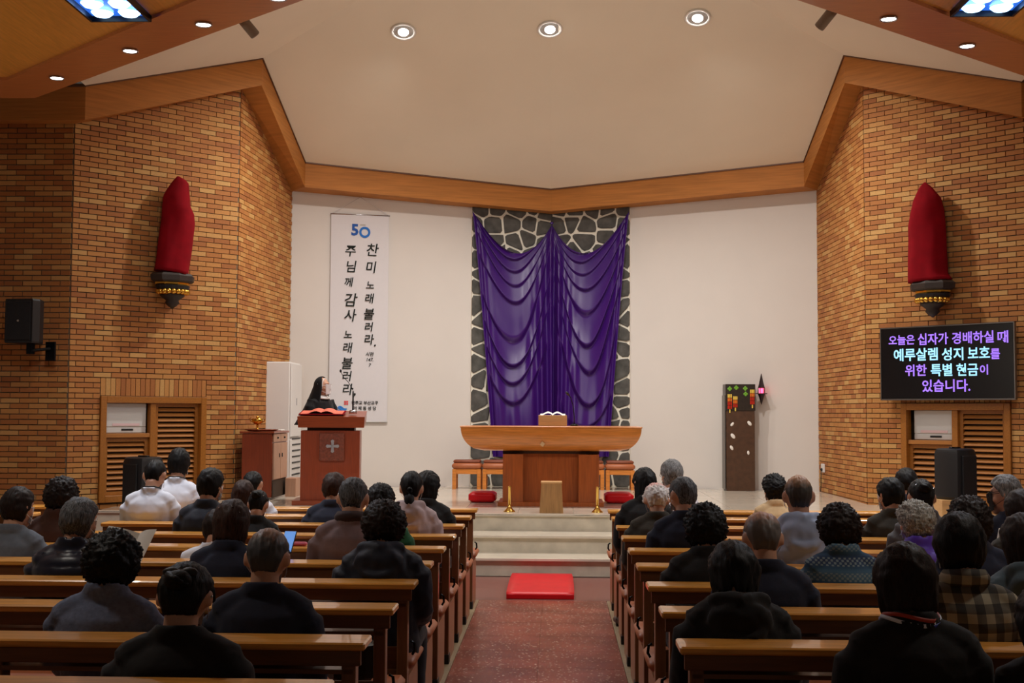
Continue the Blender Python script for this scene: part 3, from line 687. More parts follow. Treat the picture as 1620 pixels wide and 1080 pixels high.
# ------------------------------------------------------------------ credence cabinet, chalice, tall air conditioner
cb_ = thing('credence_cabinet', 'red-brown side cabinet with pale doors against the left brick wall', 'cabinet', (-3.62, 16.3, ST))
MB().box((-.04, 0, .43), (.38, .86, .80), bev=.004).build('body', M_RED_WOODV, cb_)
M_ASH = wood('ash_veneer', srgb(186, 140, 112), 2, .5, .1, 0)
for i in range(2):
    y = -.2+.4*i
    d = MB().box((.16, y, .48), (.018, .385, .46), bev=.002).build('door', M_ASH, cb_); MB().box((.172, y+(-.03 if i else .03)*4, .55), (.012, .02, .05)).build('handle', M_BLACKM, d)
    d = MB().box((.16, y, .775), (.018, .385, .1), bev=.002).build('drawer', M_ASH, cb_); MB().ell((.175, y, .775), (.012, .014, .014), 10, 6).build('knob', M_BLACKM, d)
MB().box((-.04, 0, .845), (.44, .9, .025), bev=.004).build('top', M_RED_WOOD, cb_)
MB().box((.155, 0, .13), (.006, .8, .22)).build('open_shelf_shade', mat('dark_recess', srgb(60, 40, 22), .8), cb_)  # flat dark plate, shade of an open shelf put into its colour
o = tag(MB().box((-3.36, 16.65, ST+.12), (.14, .3, .24), bev=.003).build('wooden_box', M_ASH), 'pale wooden box on the stage between cabinet and tall white air conditioner', 'box')
o = MB().rings([[Vector((-3.66+r*math.cos(a), 16.1+1.2*r*math.sin(a), z)) for a in [2*PI*i/24 for i in range(24)]] for r, z in ((.16, ST+.859), (.21, ST+.875), (.215, ST+.882), (.2, ST+.874), (.15, ST+.866))]).build('serving_tray', M_RED_WOOD, None, True); tag(o, 'round dark red wooden tray on the side cabinet', 'tray')
ch = thing('gold_chalice', 'gold double-bowled chalice on the tray on the side cabinet', 'chalice', (-3.70, 16.05, ST+.868))
MB().lathe([(.045, 0), (.04, .01), (.015, .02), (.012, .05), (.02, .06), (.012, .07)], n=20).build('foot', M_GOLD, ch, True)
MB().lathe([(.012, .07), (.05, .09), (.07, .12), (.075, .15), (.068, .148), (.045, .095), (.01, .085)], n=24).build('bowl', M_GOLD, ch, True)
for sx in (-1, 1): MB().tube([(sx*.05, 0, .10), (sx*.09, 0, .12), (sx*.1, 0, .15), (sx*.08, 0, .165)], .006, 8).build('handle', M_GOLD, ch, True)
MB().ell((0, 0, .165), (.02, .02, .02), 12, 8).build('finial', M_GOLD, ch, True)
tag(MB().box((-3.52, 16.42, ST+.868), (.14, .22, .022), bev=.006).build('folded_cloth', M_PAPER), 'folded white cloth on the right end of the side cabinet', 'cloth')
ac = thing('floor_air_conditioner', 'tall white floor standing air conditioner beside the left brick wall', 'air conditioner', (-3.72, 17.72, ST))
MB().box((-.02, 0, .9), (.34, .72, 1.8), bev=.012).build('casing', M_WHITE, ac)
MB().box((.162, 0, 1.27), (.022, .70, 1.02), bev=.008).build('upper_front_panel', M_WHITE, ac)
MB().box((.162, 0, .38), (.022, .70, .7), bev=.008).build('lower_front_panel', M_WHITE, ac)
for i in range(9): MB().box((.176, 0, .07+.083*i), (.012, .52, .02), ry=.5).build('vent_slot', M_BLACK, ac)
MB().box((.176, .0, 1.25), (.006, .03, .1)).build('control_strip', M_STEEL, ac)
sd = thing('microphone_stand', 'folded black stand behind the lectern by the white wall', 'stand', (-3.36, 17.75, ST))
for i, x in enumerate((-.045, .0, .045)): MB().tube([(x, 0, .0), (x*.8, .0, .62)], .011, 8).build('leg', M_BLACKM, sd, True)
MB().box((0, 0, .6), (.12, .03, .03)).build('clamp', M_BLACKM, sd)
MB().box((0, 0, .3), (.11, .03, .02)).build('brace', M_BLACKM, sd)
# ------------------------------------------------------------------ tabernacle pillar, sanctuary lamp, outlet
tb = thing('tabernacle_pillar', 'dark brown tabernacle pillar with coloured enamel top, right of the drape', 'tabernacle', (2.78, 18.62, ST))
M_TAB = mat('tabernacle_brown', srgb(78, 52, 34), .4, var=.2, scale=14, bump=.05)
MB().box((0, 0, .58), (.41, .30, 1.16), bev=.004).build('pillar', M_TAB, tb)
hb = MB().box((0, -.005, 1.35), (.43, .31, .385), bev=.004).build('tabernacle_box', mat('tab_dark', srgb(46, 36, 28), .35, var=.3, scale=30, bump=.1), tb)
MB().box((-.222, 0, .7), (.012, .29, 1.36)).build('side_plate', mat('grey_plate', srgb(110, 104, 98), .4, .5), tb)
EN = [glow_m for glow_m in (mat('enamel_yellow', srgb(238, 206, 90), .3), mat('enamel_orange', srgb(226, 120, 40), .3), mat('enamel_red', srgb(190, 44, 24), .3), mat('enamel_green', srgb(110, 170, 50), .3))]
for px, top, n in ((-.155, 1.40, 3), (-.075, 1.37, 2), (.17, 1.47, 3)):
    for k in range(n+1):
        for c in range(3): MB().box((px-.022+.022*c, -.164, top-.03-.055*k), (.018, .008, .05), bev=.003).build('enamel_grain', EN[min(2, k)], hb)
    MB().box((px, -.163, top-.03-.055*(n+1)), (.016, .006, .05)).build('enamel_stalk', EN[0], hb)
for x, z in ((-.155, 1.475), (-.06, 1.49), (.07, 1.48), (.075, 1.40)):
    b = MB()
    for k in range(4): b.ell((x+.018*math.cos(k*PI/2), -.163, z+.018*math.sin(k*PI/2)), (.016, .005, .016), 8, 6)
    b.build('enamel_leaf', EN[3], hb)
for x, z, rz, s_ in ((-.12, .96, .7, 1), (.13, .975, -.7, 1.2), (-.11, .79, -.7, 1.3), (-.13, .62, -.5, 1.1), (.11, .55, -.1, .9)):
    R_ = Matrix.Translation((x, -.152, z)) @ Matrix.Rotation(rz, 4, 'Y')
    MB().ell((0, 0, 0), (.020*s_, .008, .034*s_), 12, 8, M=None).build('white_petal', M_PAPER, tb, True).matrix_local = R_
sl = thing('sanctuary_lamp', 'small dark wall lamp glowing red, right of the tabernacle pillar', 'lamp', (3.10, wy(3.1)-.14, ST+1.47))
M_IRON = mat('dark_iron', srgb(40, 20, 20), .5, .3)
MB().lathe([(.004, .23), (.03, .1), (.05, .02)], n=6).build('upper_spire', M_IRON, sl)
MB().lathe([(.055, -.06), (.03, -.13), (.004, -.22)], n=6).build('lower_spire', M_IRON, sl)
MB().lathe([(.036, -.055), (.038, .015)], n=12).build('red_glass', G_RED, sl, True)
for k in range(6): MB().box((.048*math.cos(k*PI/3), .048*math.sin(k*PI/3), -.02), (.008, .008, .08)).build('bar', M_IRON, sl)
MB().box((0, 0, -.063), (.15, .12, .012)).build('tray', M_IRON, sl); MB().box((0, .055, .02), (.03, .09, .2)).build('wall_plate', M_IRON, sl)
l = bpy.data.lights.new('sanctuary_lamp_light', 'POINT'); l.energy = 1.2; l.color = (1, .1, .2); l.shadow_soft_size = .02; o = bpy.data.objects.new('sanctuary_lamp_light', l); C.objects.link(o); o.location = sl.location+Vector((0, -.0, .06)); 
ol = thing('wall_outlet', 'white power outlet with black plug low on the right inner brick wall', 'outlet', (3.925, 18.2, .90))
MB().box((-.02, 0, 0), (.03, .15, .12), bev=.006).build('cover_plate', M_WHITE, ol); MB().ell((-.045, -.02, -.02), (.02, .022, .022), 12, 8).build('plug', M_BLACK, ol, True)
MB().tube([(-.05, -.02, -.03), (-.055, -.03, -.15), (-.05, -.0, -.26), (-.05, .04, -.335)], .006, 8).build('cord', M_BLACK, ol, True)
# ------------------------------------------------------------------ veiled statues on corbels
def statue(M, u, zc, lefty):
    """u: place along wall, zc: height of corbel top"""
    O = M @ Matrix.Translation((u, zc, .205))   # local x along wall, y up, z out
    T = O @ Matrix.Rotation(-PI/2, 4, 'X')     # local z up, -y out of the wall
    t = thing('wall_corbel', 'dark carved corbel with gold trim on the %s brick wall' % ('left' if lefty else 'right'), 'corbel', group=None); t.matrix_world = T @ Matrix.Diagonal((1.28, 1.08, 1, 1))
    MB().lathe([(.20, -.11), (.225, -.09), (.23, -.03), (.2, 0)], n=8, sy=.72).build('shelf', M_CORBEL, t)
    MB().lathe([(.165, -.15), (.18, -.135), (.18, -.115), (.16, -.11)], n=8, sy=.75).build('gilt_moulding', M_GOLD, t)
    MB().lathe([(.13, -.235), (.165, -.19), (.175, -.15), (.15, -.145)], n=16, sy=.8).build('black_band', M_BLACK, t)
    g = MB()
    for k in range(11):
        a = PI+PI*k/10; g.ell((.145*math.cos(a), .13*math.sin(a), -.225), (.03, .03, .035), 10, 8)
    g.lathe([(.13, -.26), (.145, -.225), (.13, -.19)], n=16, sy=.85); g.build('gilt_leaf_ring', M_GOLD, t, True)
    MB().lathe([(.004, -.43), (.04, -.40), (.07, -.36), (.06, -.33), (.115, -.28), (.125, -.25)], n=14).build('pendant', M_CORBEL, t, True)
    MB().box((0, .12, -.1), (.2, .1, .16)).build('wall_bracket', M_CORBEL, t)
    v = thing('veiled_statue', ('statue wrapped in dark red cloth on the left wall, cloth creased at the shoulder' if lefty else 'tall statue wrapped in dark red cloth on the right wall corbel, peaked top'), 'statue', group=None); v.matrix_world = T
    H = 1.2; rs = []; n = 40
    for k in range(31):
        f_ = k/30; z = .005+H*f_
        if lefty:
            wl = [(-.24, 0), (-.16, .53), (-.135, .77), (-.12, .81), (-.03, .93), (.035, 1)]
            wr = [(.20, 0), (.275, .53), (.26, .63), (.205, .71), (.18, .94), (.12, .985), (.06, 1)]
        else:
            wl = [(-.30, 0), (-.29, .57), (-.225, .82), (-.15, .95), (-.09, 1)]
            wr = [(.25, 0), (.19, .06), (.15, .7), (.115, .83), (-.0, .95), (-.07, 1)]
        def itp(tb_, f):
            for (a, fa), (b_, fb) in zip(tb_, tb_[1:]):
                if f <= fb: return a+(b_-a)*(f-fa)/(fb-fa)
            return tb_[-1][0]
        a, b_ = itp(wl, f_), itp(wr, f_); cx_ = (a+b_)/2; hw = max(.012, (b_-a)/2); dp = min(.155, hw*.8)
        ring = []
        for i in range(n):
            an = 2*PI*i/n; fo = 1+.05*math.sin(an*4+f_*2)*(1-f_*.3)+.10*noise.noise(Vector((math.cos(an)*1.6, math.sin(an)*1.6, f_*4+lefty*3)))+.05*noise.noise(Vector((math.cos(an)*4, math.sin(an)*4, f_*3)))
            if lefty: fo += .10*math.exp(-((f_-.66-.12*math.cos(an))/.035)**2)*max(0, -math.sin(an))
            else: fo += .16*max(0, math.cos(an+PI/2+.45))**14
            ring.append(Vector((cx_+hw*math.cos(an)*fo**.4, dp*math.sin(an)*fo, z+.03*math.cos(an)*(-1 if lefty else .3)*(1-f_))))
        rs.append(ring)
    MB().rings(rs).build('cloth_cover', M_CLOTH_RED, v, True)
statue(ML, LBw-1.015, 3.335, True); statue(MR, 1.02, 3.25, False)
# ------------------------------------------------------------------ wall screen
MS = MR @ Matrix.Translation((0, 0, .12))
a, b_ = hit(1395, 520, MS), hit(1608, 631, MS)
sw, sh = b_.x-a.x, a.y-b_.y
tv = thing('wall_screen', 'large black wall screen with violet and cyan Korean lettering', 'screen'); tv.matrix_world = MS @ Matrix.Translation((a.x+sw/2, (a.y+b_.y)/2, 0))
MB().box((0, 0, 0), (sw, sh, .05), bev=.004).build('casing', M_BLACK, tv)
MB().box((0, 0, .026), (sw-.03, sh-.03, .004)).build('display', mat('display_black', srgb(8, 8, 12), .25), tv)
fr = MB()
for c, d in (((0, sh/2, .01), (sw+.012, .012, .05)), ((0, -sh/2, .01), (sw+.012, .016, .05)), ((sw/2, 0, .01), (.012, sh, .05)), ((-sw/2, 0, .01), (.012, sh, .05))): fr.box(c, d)
fr.build('bezel', mat('bezel_silver', srgb(130, 126, 122), .3, .8), tv)
MB().box((0, 0, -.065), (.5, .4, .08)).build('wall_mount', M_BLACKM, tv)
MTV = tv.matrix_world if False else MS @ Matrix.Translation((a.x+sw/2, (a.y+b_.y)/2, 0))
def word(s, m, x0, x1, y, k):
    q, q1 = hit(x0, y, MTV), hit(x1, y, MTV); me = text_mesh(s, .15, .0008, .0028, align='LEFT'); me.materials.clear(); me.materials.append(m)
    xs = [v.co.x for v in me.vertices]; f_ = (q1.x-q.x)/(max(xs)-min(xs)); me.transform(Matrix.Translation((q.x, q.y, .030)) @ Matrix.Diagonal((f_, k, 1, 1)) @ Matrix.Translation((-min(xs), 0, 0)))
    link('screen_lettering', me, tv)
Pv, Cy = G_PUR, G_CYA
for s_, m_, x0, x1, y, k in (('오늘은', Pv, 1408, 1449, 540, .86), ('십자가', Pv, 1454, 1502, 538.5, 1), ('경배하실', Pv, 1508, 1574, 536.5, 1), ('때', Pv, 1580, 1597, 534.5, 1),
    ('예루살렘', Cy, 1416, 1485.5, 563.5, 1.08), ('성지', Cy, 1492, 1526, 562, 1.08), ('보호', Cy, 1533, 1568, 560.5, 1.08), ('를', Pv, 1569, 1584, 561, .9),
    ('위한', Pv, 1434, 1468, 587.5, 1), ('특별', Cy, 1474.5, 1508.5, 587, 1.05), ('헌금', Cy, 1515, 1549.5, 586.5, 1.05), ('이', Pv, 1552, 1565, 586, .85), ('있습니다.', Pv, 1461, 1537, 612, 1.05)):
    word(s_, m_, x0, x1, y, k)
# ------------------------------------------------------------------ loudspeakers
ws = thing('wall_loudspeaker', 'black loudspeaker on a wall bracket on the dark left brick wall', 'speaker', (-5.93, 14.2, 2.4), math.radians(-8))
rs = []
for z, k in ((0.02, .96), (.04, 1), (.50, 1), (.52, .96)): rs.append([Vector((x*k, y, z)) for x, y in ((-.18, -.16), (.16, -.16), (.185, -.05), (.12, .14), (-.12, .14), (-.185, -.05))])
MB().rings(rs).build('cabinet', M_BLACK, ws)
MB().box((-.01, -.166, .27), (.30, .012, .44), bev=.004).build('grille', mat('grille_black', srgb(10, 10, 12), .7, bump=.4, scale=300), ws)
MB().tube([(-.01, -.174, .27), (-.01, -.178, .27)], .012, 12).build('badge', mat('grey_metal', srgb(150, 142, 130), .5), ws)
MB().box((.05, 0, -.04), (.06, .08, .12)).build('swivel', M_BLACKM, ws); MB().tube([(.07, .0, -.06), (.2, .16, -.03)], .018, 8).build('bracket_arm', M_BLACKM, ws)
MB().box((.19, .19, -.06), (.12, .03, .22), bev=.004).build('wall_plate', M_BLACKM, ws)
def floor_speaker(name, lb, loc, rz, h=.55):
    t = thing(name, lb, 'speaker', loc, rz); rs = []
    for z, k in ((0, .9), (.03, 1), (h-.06, 1), (h-.015, .93), (h, .8)):
        rs.append([Vector((x*k, y*k, z)) for x, y in ((-.17, -.15), (-.1, -.185), (.1, -.185), (.17, -.15), (.19, -.02), (.13, .17), (-.13, .17), (-.19, -.02))])
    sharp(MB().rings(rs).build('cabinet', M_BLACK, t), 30)
    MB().box((0, -.183, h*.47), (.26, .02, h*.8), bev=.01).build('grille', MATS['grille_black'], t)
    MB().box((0, .0, h+.006), (.16, .05, .02), bev=.006).build('handle', M_BLACKM, t)
    return t
bx = tag(MB().box((4.50, 14.2, ST+.09), (.36, .36, .18), bev=.004).build('wooden_block', M_LIGHTWOOD), 'light wooden box on the stage under the right floor speaker', 'box')
floor_speaker('portable_loudspeaker', 'black portable loudspeaker on a wooden box before the right louvred window', (4.52, 14.2, ST+.18), math.radians(38), .56)
floor_speaker('portable_loudspeaker', 'black portable loudspeaker standing before the left louvred window behind the white-shirted men', (-4.6, 14.35, ST), math.radians(-35), .585)
# ------------------------------------------------------------------ pews
HP = .838; PW = 2.66
def make_pew():
    t = thing('pew', 'x', 'pew')
    x0, x1 = 0, PW; xm = PW/2
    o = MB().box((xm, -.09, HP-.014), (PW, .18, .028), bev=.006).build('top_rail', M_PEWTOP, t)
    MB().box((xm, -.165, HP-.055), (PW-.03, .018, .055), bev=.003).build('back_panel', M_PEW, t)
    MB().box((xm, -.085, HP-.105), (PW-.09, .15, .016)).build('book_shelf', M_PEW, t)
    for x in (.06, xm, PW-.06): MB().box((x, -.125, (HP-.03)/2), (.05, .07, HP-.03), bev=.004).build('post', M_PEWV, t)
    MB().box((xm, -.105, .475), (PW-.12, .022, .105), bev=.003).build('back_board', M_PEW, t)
    MB().box((xm, .15, .395), (PW-.1, .40, .03), bev=.003).build('seat', M_SEATP, t)
    o = MB().box((xm, .16, .435), (PW-.02, .42, .052), bev=.02).build('seat_cushion', M_LEATHER, t); sharp(o, 50)
    for x in (.055, PW-.055):
        e = MB().prism([(-.06, 0.0), (.33, .0), (.345, .30), (.33, .378), (-.06, .378)], .034, Matrix(((0, 0, 1, x-.017), (1, 0, 0, 0), (0, 1, 0, 0), (0, 0, 0, 1)))).build('end_panel', M_SEATP, t)
    for x in (.06, PW-.06):
        MB().box((x, -.125, .03), (.056, .10, .06)).build('foot_block', M_BLACK, t)
    for x in (.022, PW-.022): MB().tube([(x, -.125, .56), (x+(-.016 if x < 1 else .016), -.125, .55), (x+(-.02 if x < 1 else .02), -.125, .515), (x+(-.008 if x < 1 else .008), -.125, .495)], .007, 6).build('bag_hook', M_BLACKM, t, True)
    MB().box((xm, .11, .08), (PW-.3, .03, .05)).build('foot_rail', M_PEW, t)
    return t
pew0 = make_pew(); KID[pew0.name] = [c for c in bpy.data.objects if c.parent == pew0]; first = True
ROW = [3.894+.783*i for i in range(10)]
ORD = ['nearest the camera', 'second from the camera', 'third from the camera', 'fourth from the camera', 'fifth from the camera', 'sixth from the camera', 'fourth from the steps', 'third from the steps', 'second from the steps', 'nearest the steps']
GAPL, GAPR = -.555, .555
for i, y in enumerate(ROW):
    for side in (0, 1):
        p = pew0 if first else dup(pew0)
        if first: KID[pew0.name] = [c for c in bpy.data.objects if c.parent == pew0]
        first = False
        p.location = ((GAPL-PW if side == 0 else GAPR), y-(.04 if side and i == 0 else 0), 0)
        p['label'] = 'honey brown wooden pew in the %s block, row %s' % (('left', 'right')[side], ORD[i]); p['group'] = 'pews %s of the aisle' % ('left', 'right')[side]
for i in (8, 9):
    p = dup(pew0); p.location = (-4.05-PW, ROW[i], 0); p['label'] = 'wooden pew at the far left before the dark brick wall, %s' % ('front row', 'second row')[9-i]; p['group'] = 'pews at the far left'
    p = dup(pew0); p.location = (4.1, ROW[i], 0); p['label'] = 'wooden pew in the far right side block, %s' % ('front row', 'second row')[9-i]; p['group'] = 'pews at the far right'
# ------------------------------------------------------------------ people
def sm(a, b, x): t = min(1, max(0, (x-a)/(b-a))); return t*t*(3-2*t)
def skull(d):
    """surface point of the head in direction d (unit), head centre at 0, face towards +y"""
    x, y, z = .080*d.x, .095*d.y, .117*d.z
    lo = max(0, -d.z)
    x *= 1-.30*lo**1.6
    if d.y < 0: y *= 1-.38*lo**1.5
    else: y *= 1-.06*lo
    x *= 1+.05*max(0, d.z)*(1-abs(d.x))
    return Vector((x, y, z))
def sph(nu, nv, fn):
    b = MB(); bm = b.bm; top = bm.verts.new(fn(Vector((0, 0, 1)))); bot = bm.verts.new(fn(Vector((0, 0, -1)))); rows = []
    for j in range(1, nv):
        th = PI*j/nv; rows.append([bm.verts.new(fn(Vector((math.sin(th)*math.cos(2*PI*i/nu), math.sin(th)*math.sin(2*PI*i/nu), math.cos(th))))) for i in range(nu)])
    for i in range(nu):
        k = (i+1) % nu; bm.faces.new((top, rows[0][i], rows[0][k])); bm.faces.new((bot, rows[-1][k], rows[-1][i]))
        for a, c in zip(rows, rows[1:]): bm.faces.new((a[i], c[i], c[k], a[k]))
    return b
def add_mb(dst, src, M):
    src.bm.verts.ensure_lookup_table(); src.bm.verts.index_update(); vs = [dst.bm.verts.new(M @ v.co) for v in src.bm.verts]
    for f in src.bm.faces: dst.bm.faces.new([vs[v.index] for v in f.verts])
    src.bm.free()
def head_geo(b, M):
    add_mb(b, sph(28, 20, skull), M)
    def T(p): return M @ Vector(p)
    b.tube([T((0, .088, .028)), T((0, .101, .0)), T((0, .116, -.026)), T((0, .094, -.038))], [.008, .011, .0155, .010], 10)   # nose
    b.tube([T((-.05, .076, .036)), T((-.02, .09, .04)), T((.02, .09, .04)), T((.05, .076, .036))], .0095, 8)                   # brow
    b.tube([T((-.024, .082, -.062)), T((0, .09, -.062)), T((.024, .082, -.062))], [.006, .010, .006], 8)                       # lips
    b.ell(T((0, .07, -.098)), (.026, .02, .02), 10, 8)                                                                            # chin
    R3 = M.to_3x3().to_4x4()
    for sx in (-1, 1):
        b.ell(T((sx*.086, -.012, -.006)), (.010, .021, .034), 12, 8, M=R3 @ Matrix.Rotation(sx*-.35, 4, 'Z'))                  # ears
        b.ell(T((sx*.045, .058, -.03)), (.022, .02, .02), 10, 8)                                                                # cheeks
def hand_geo(b, wr, dr, side, curl=.5, palm_n=Vector((0, 0, -1))):
    """wr wrist point, dr pointing direction"""
    d = dr.normalized(); n = palm_n.normalized(); s = d.cross(n).normalized()*side
    P = lambda a, c, e: wr+d*a+s*c+n*e
    b.rings([[P(a, w_*math.cos(t), h_*math.sin(t)) for t in [2*PI*i/12 for i in range(12)]] for a, w_, h_ in ((-.02, .022, .018), (.015, .03, .018), (.05, .038, .015), (.08, .039, .013), (.092, .034, .010))])
    for k, (off, L_) in enumerate(((-.029, .062), (-.010, .075), (.010, .070), (.028, .055))):
        a1 = .4*curl*1.6; x, z = .08, 0; pts = [P(.07, off, 0)]; ang = 0
        for q in range(3):
            ang += curl*.55; x += math.cos(ang)*L_/3; z += math.sin(ang)*L_/3; pts.append(P(x+.005, off*1.05, z))
        b.tube(pts, [.0095, .009, .008, .0068], 8)
    b.tube([P(.02, -.028, .004), P(.045, -.048, .012), P(.07, -.052, .02), P(.09, -.046, .026)], [.013, .011, .0095, .007], 8)
TORSO = [(.43, .03, .08, .07), (.455, .03, .155, .105), (.50, .03, .172, .118), (.58, .02, .168, .115), (.68, .0, .150, .103), (.78, -.012, .158, .108), (.87, -.02, .172, .112), (.935, -.015, .168, .098), (.975, -.006, .125, .078), (1.0, .0, .078, .06), (1.03, .008, .056, .054), (1.07, .018, .052, .054), (1.11, .028, .048, .052)]
ARM = [((.155, -.01, .945), .062), ((.195, -.005, .90), .058), ((.215, .01, .80), .050), ((.225, .04, .70), .044), ((.205, .12, .655), .042), ((.15, .22, .625), .036), ((.095, .31, .605), .029), ((.085, .325, .603), .026)]
ARM = [((x*(.82 if i < 5 else .9), y, z), r) for i, ((x, y, z), r) in enumerate(ARM)]
TORSO = [(z, y, rx*.92, ry) for z, y, rx, ry in TORSO]
ARM_RD = [((.155, -.01, .945), .062), ((.195, .0, .90), .058), ((.215, .04, .80), .050), ((.215, .09, .72), .044), ((.18, .17, .72), .042), ((.13, .25, .76), .035), ((.085, .31, .80), .029), ((.08, .322, .807), .026)]
ARM_RD = [((x*(.82 if i < 5 else .9), y, z), r) for i, ((x, y, z), r) in enumerate(ARM_RD)]
THIGH = [((.085, .02, .53), .085), ((.095, .15, .535), .082), ((.105, .30, .535), .070), ((.11, .40, .525), .060), ((.112, .43, .48), .055), ((.115, .425, .38), .052), ((.118, .41, .25), .046), ((.12, .40, .13), .036), ((.12, .395, .08), .035)]
def loft(b, prof, dz=0, inf=0, n=24, shift=(0, 0)):
    b.rings([[Vector((shift[0]+(rx+inf)*math.cos(t), shift[1]+y+(ry+inf)*math.sin(t), z+dz)) for t in [2*PI*i/n for i in range(n)]] for z, y, rx, ry in prof])
def limb(b, pts, sx, inf=0, n=12, frm=0, to=None): b.tube([(sx*p[0], p[1], p[2]) for p, r in pts[frm:to]], [r+inf for p, r in pts[frm:to]], n)
def head_matrix(tilt, yaw, rollh=0):
    piv = Matrix.Translation((0, .02, 1.055))
    return piv @ Matrix.Rotation(-math.radians(tilt), 4, 'X') @ Matrix.Rotation(-math.radians(yaw), 4, 'Z') @ Matrix.Rotation(math.radians(rollh), 4, 'Y') @ Matrix.Translation((0, .018, .102)) @ Matrix.Scale(.93, 4)
BODY = {}
def body_mesh(tilt, yaw, read=False):
    key = (tilt, yaw, read)
    if key in BODY: return BODY[key]
    b = MB(); loft(b, TORSO); Mh = head_matrix(tilt, yaw); head_geo(b, Mh)
    q = Mh @ Vector((0, -.02, -.06)); b.tube([(0, .0, 1.0), (0, .012, 1.04), q, Mh @ Vector((0, -.015, -.02))], [.056, .054, .053, .05], 14)
    arm = ARM_RD if read else ARM
    for sx in (-1, 1):
        limb(b, arm, sx); limb(b, THIGH, sx)
        b.tube([(sx*.12, .375, .06), (sx*.122, .42, .055), (sx*.126, .50, .035), (sx*.13, .57, .025)], [.035, .04, .034, .022], 12)
        w_ = Vector(arm[-1][0]); w_.x *= sx; w0 = Vector(arm[-2][0]); w0.x *= sx
        d = (Vector((sx*.02, .42, .59))-w_) if not read else Vector((-sx*.25, .5, .75))
        hand_geo(b, w_, d, -sx, .5 if not read else .8, Vector((0, -.15, -1)) if not read else Vector((-sx*.3, .8, -.3)))
    me = remesh(b, .0085, 2); me.name = 'body'; me.materials.append(M_SKIN); BODY[key] = me; return me
def folds(me, amp, freq, seed, quilt=0):
    nr = [v.normal.copy() for v in me.vertices]
    for v, n in zip(me.vertices, nr):
        p = v.co; q = Vector((p.x*freq, p.y*freq, p.z*freq*.55+seed)); d = noise.noise(q)+.5*noise.noise(q*2.3)
        fine = 1-abs(noise.noise(Vector((p.x*freq*1.2+3*p.z, p.y*freq, p.z*freq*.9+seed*2))))*2
        d = amp*(d+.35*max(0, fine)**2)
        if quilt and p.z < 1.0: d += .009*abs(math.sin(PI*p.z/quilt))**.6
        v.co = p+n*d
JK = {}
def jacket_mesh(kind, m, read=False):
    key = (kind, read)
    if key not in JK:
        b = MB(); inf = {'suit': .018, 'hood': .022, 'puffer': .026, 'shirt': .014, 'knit': .018, 'coat': .024}[kind]
        prof = [p for p in TORSO[:10]]
        prof = [(.445, .03, .15, .105)] + [(z, y, rx, ry) for z, y, rx, ry in prof[2:9]] + [(.995, .0, .085, .068), (1.012, .002, .060, .050)]
        loft(b, prof, .004, inf)
        arm = ARM_RD if read else ARM
        for sx in (-1, 1): limb(b, arm, sx, inf*.8, 14, 0, -1)
        for sx in (-1, 1): b.tube([(sx*.05, .0, .985), (sx*.095, -.008, .972), (sx*.135, -.012, .945)], [.05+inf*.6, .05+inf*.7, .055+inf*.6], 12)
        if kind == 'suit' or kind == 'coat':
            b.rings([[Vector((r*1.0*math.cos(t), .004+r*.92*math.sin(t), z+.018*(-math.sin(t)))) for t in [2*PI*i/24 for i in range(24)]] for r, z in ((.062, 1.0), (.078, 1.0), (.092, 1.005), (.086, 1.035), (.074, 1.06), (.064, 1.06), (.060, 1.03))], closed=True)
        if kind in ('shirt', 'puffer', 'knit'):
            h_ = .028 if kind == 'shirt' else .045; o_ = 0 if kind == 'shirt' else .008
            b.rings([[Vector(((r+o_)*math.cos(t), .008+(r+o_)*.95*math.sin(t), z+.012*(-math.sin(t)))) for t in [2*PI*i/24 for i in range(24)]] for r, z in ((.06, 1.0), (.078, 1.0), (.078, 1.02+h_*.5), (.070, 1.03+h_), (.062, 1.03+h_), (.060, 1.03))], closed=True)
        if kind == 'hood':
            b.ell((0, -.095, .965), (.125, .055, .085), 20, 14); b.tube([(-.10, .02, 1.02), (-.09, -.05, 1.035), (0, -.095, 1.045), (.09, -.05, 1.035), (.10, .02, 1.02)], [.02, .034, .038, .034, .02], 12)
            b.tube([(-.1, -.10, .96), (-.05, -.14, .91), (.0, -.15, .90), (.05, -.14, .91), (.1, -.10, .96)], .022, 10)
        me = remesh(b, .0115, 2)
        folds(me, {'suit': .005, 'hood': .009, 'puffer': .004, 'shirt': .006, 'knit': .004, 'coat': .006}[kind], {'hood': 13, 'shirt': 11}.get(kind, 8), len(JK)*3.1, .055 if kind == 'puffer' else 0)
        JK[key] = me
    me = JK[key].copy(); me.materials.clear(); me.materials.append(m); return me
TR = None
def trouser_mesh():
    b = MB(); loft(b, [(.435, .03, .13, .09), (.46, .03, .17, .12), (.53, .02, .178, .124), (.60, .01, .165, .112), (.64, .0, .12, .08)], 0, .006)
    for sx in (-1, 1): limb(b, THIGH[:-1], sx, .014, 12)
    me = remesh(b, .014, 2); folds(me, .004, 9, 2); return me
def shoe_mesh(sx):
    b = MB()
    b.rings([[Vector((sx*(.12+.012*k)+w_*math.cos(t), y, .036+ (h_)*math.sin(t) if math.sin(t) > 0 else .036+.03*math.sin(t))) for t in [2*PI*i/14 for i in range(14)]] for k, (y, w_, h_) in enumerate(((.34, .02, .03), (.355, .036, .05), (.40, .042, .075), (.46, .046, .05), (.53, .05, .036), (.59, .042, .028), (.615, .02, .015)))])
    return b.mesh('shoe', mat('black_shoe', srgb(22, 20, 20), .35), True)
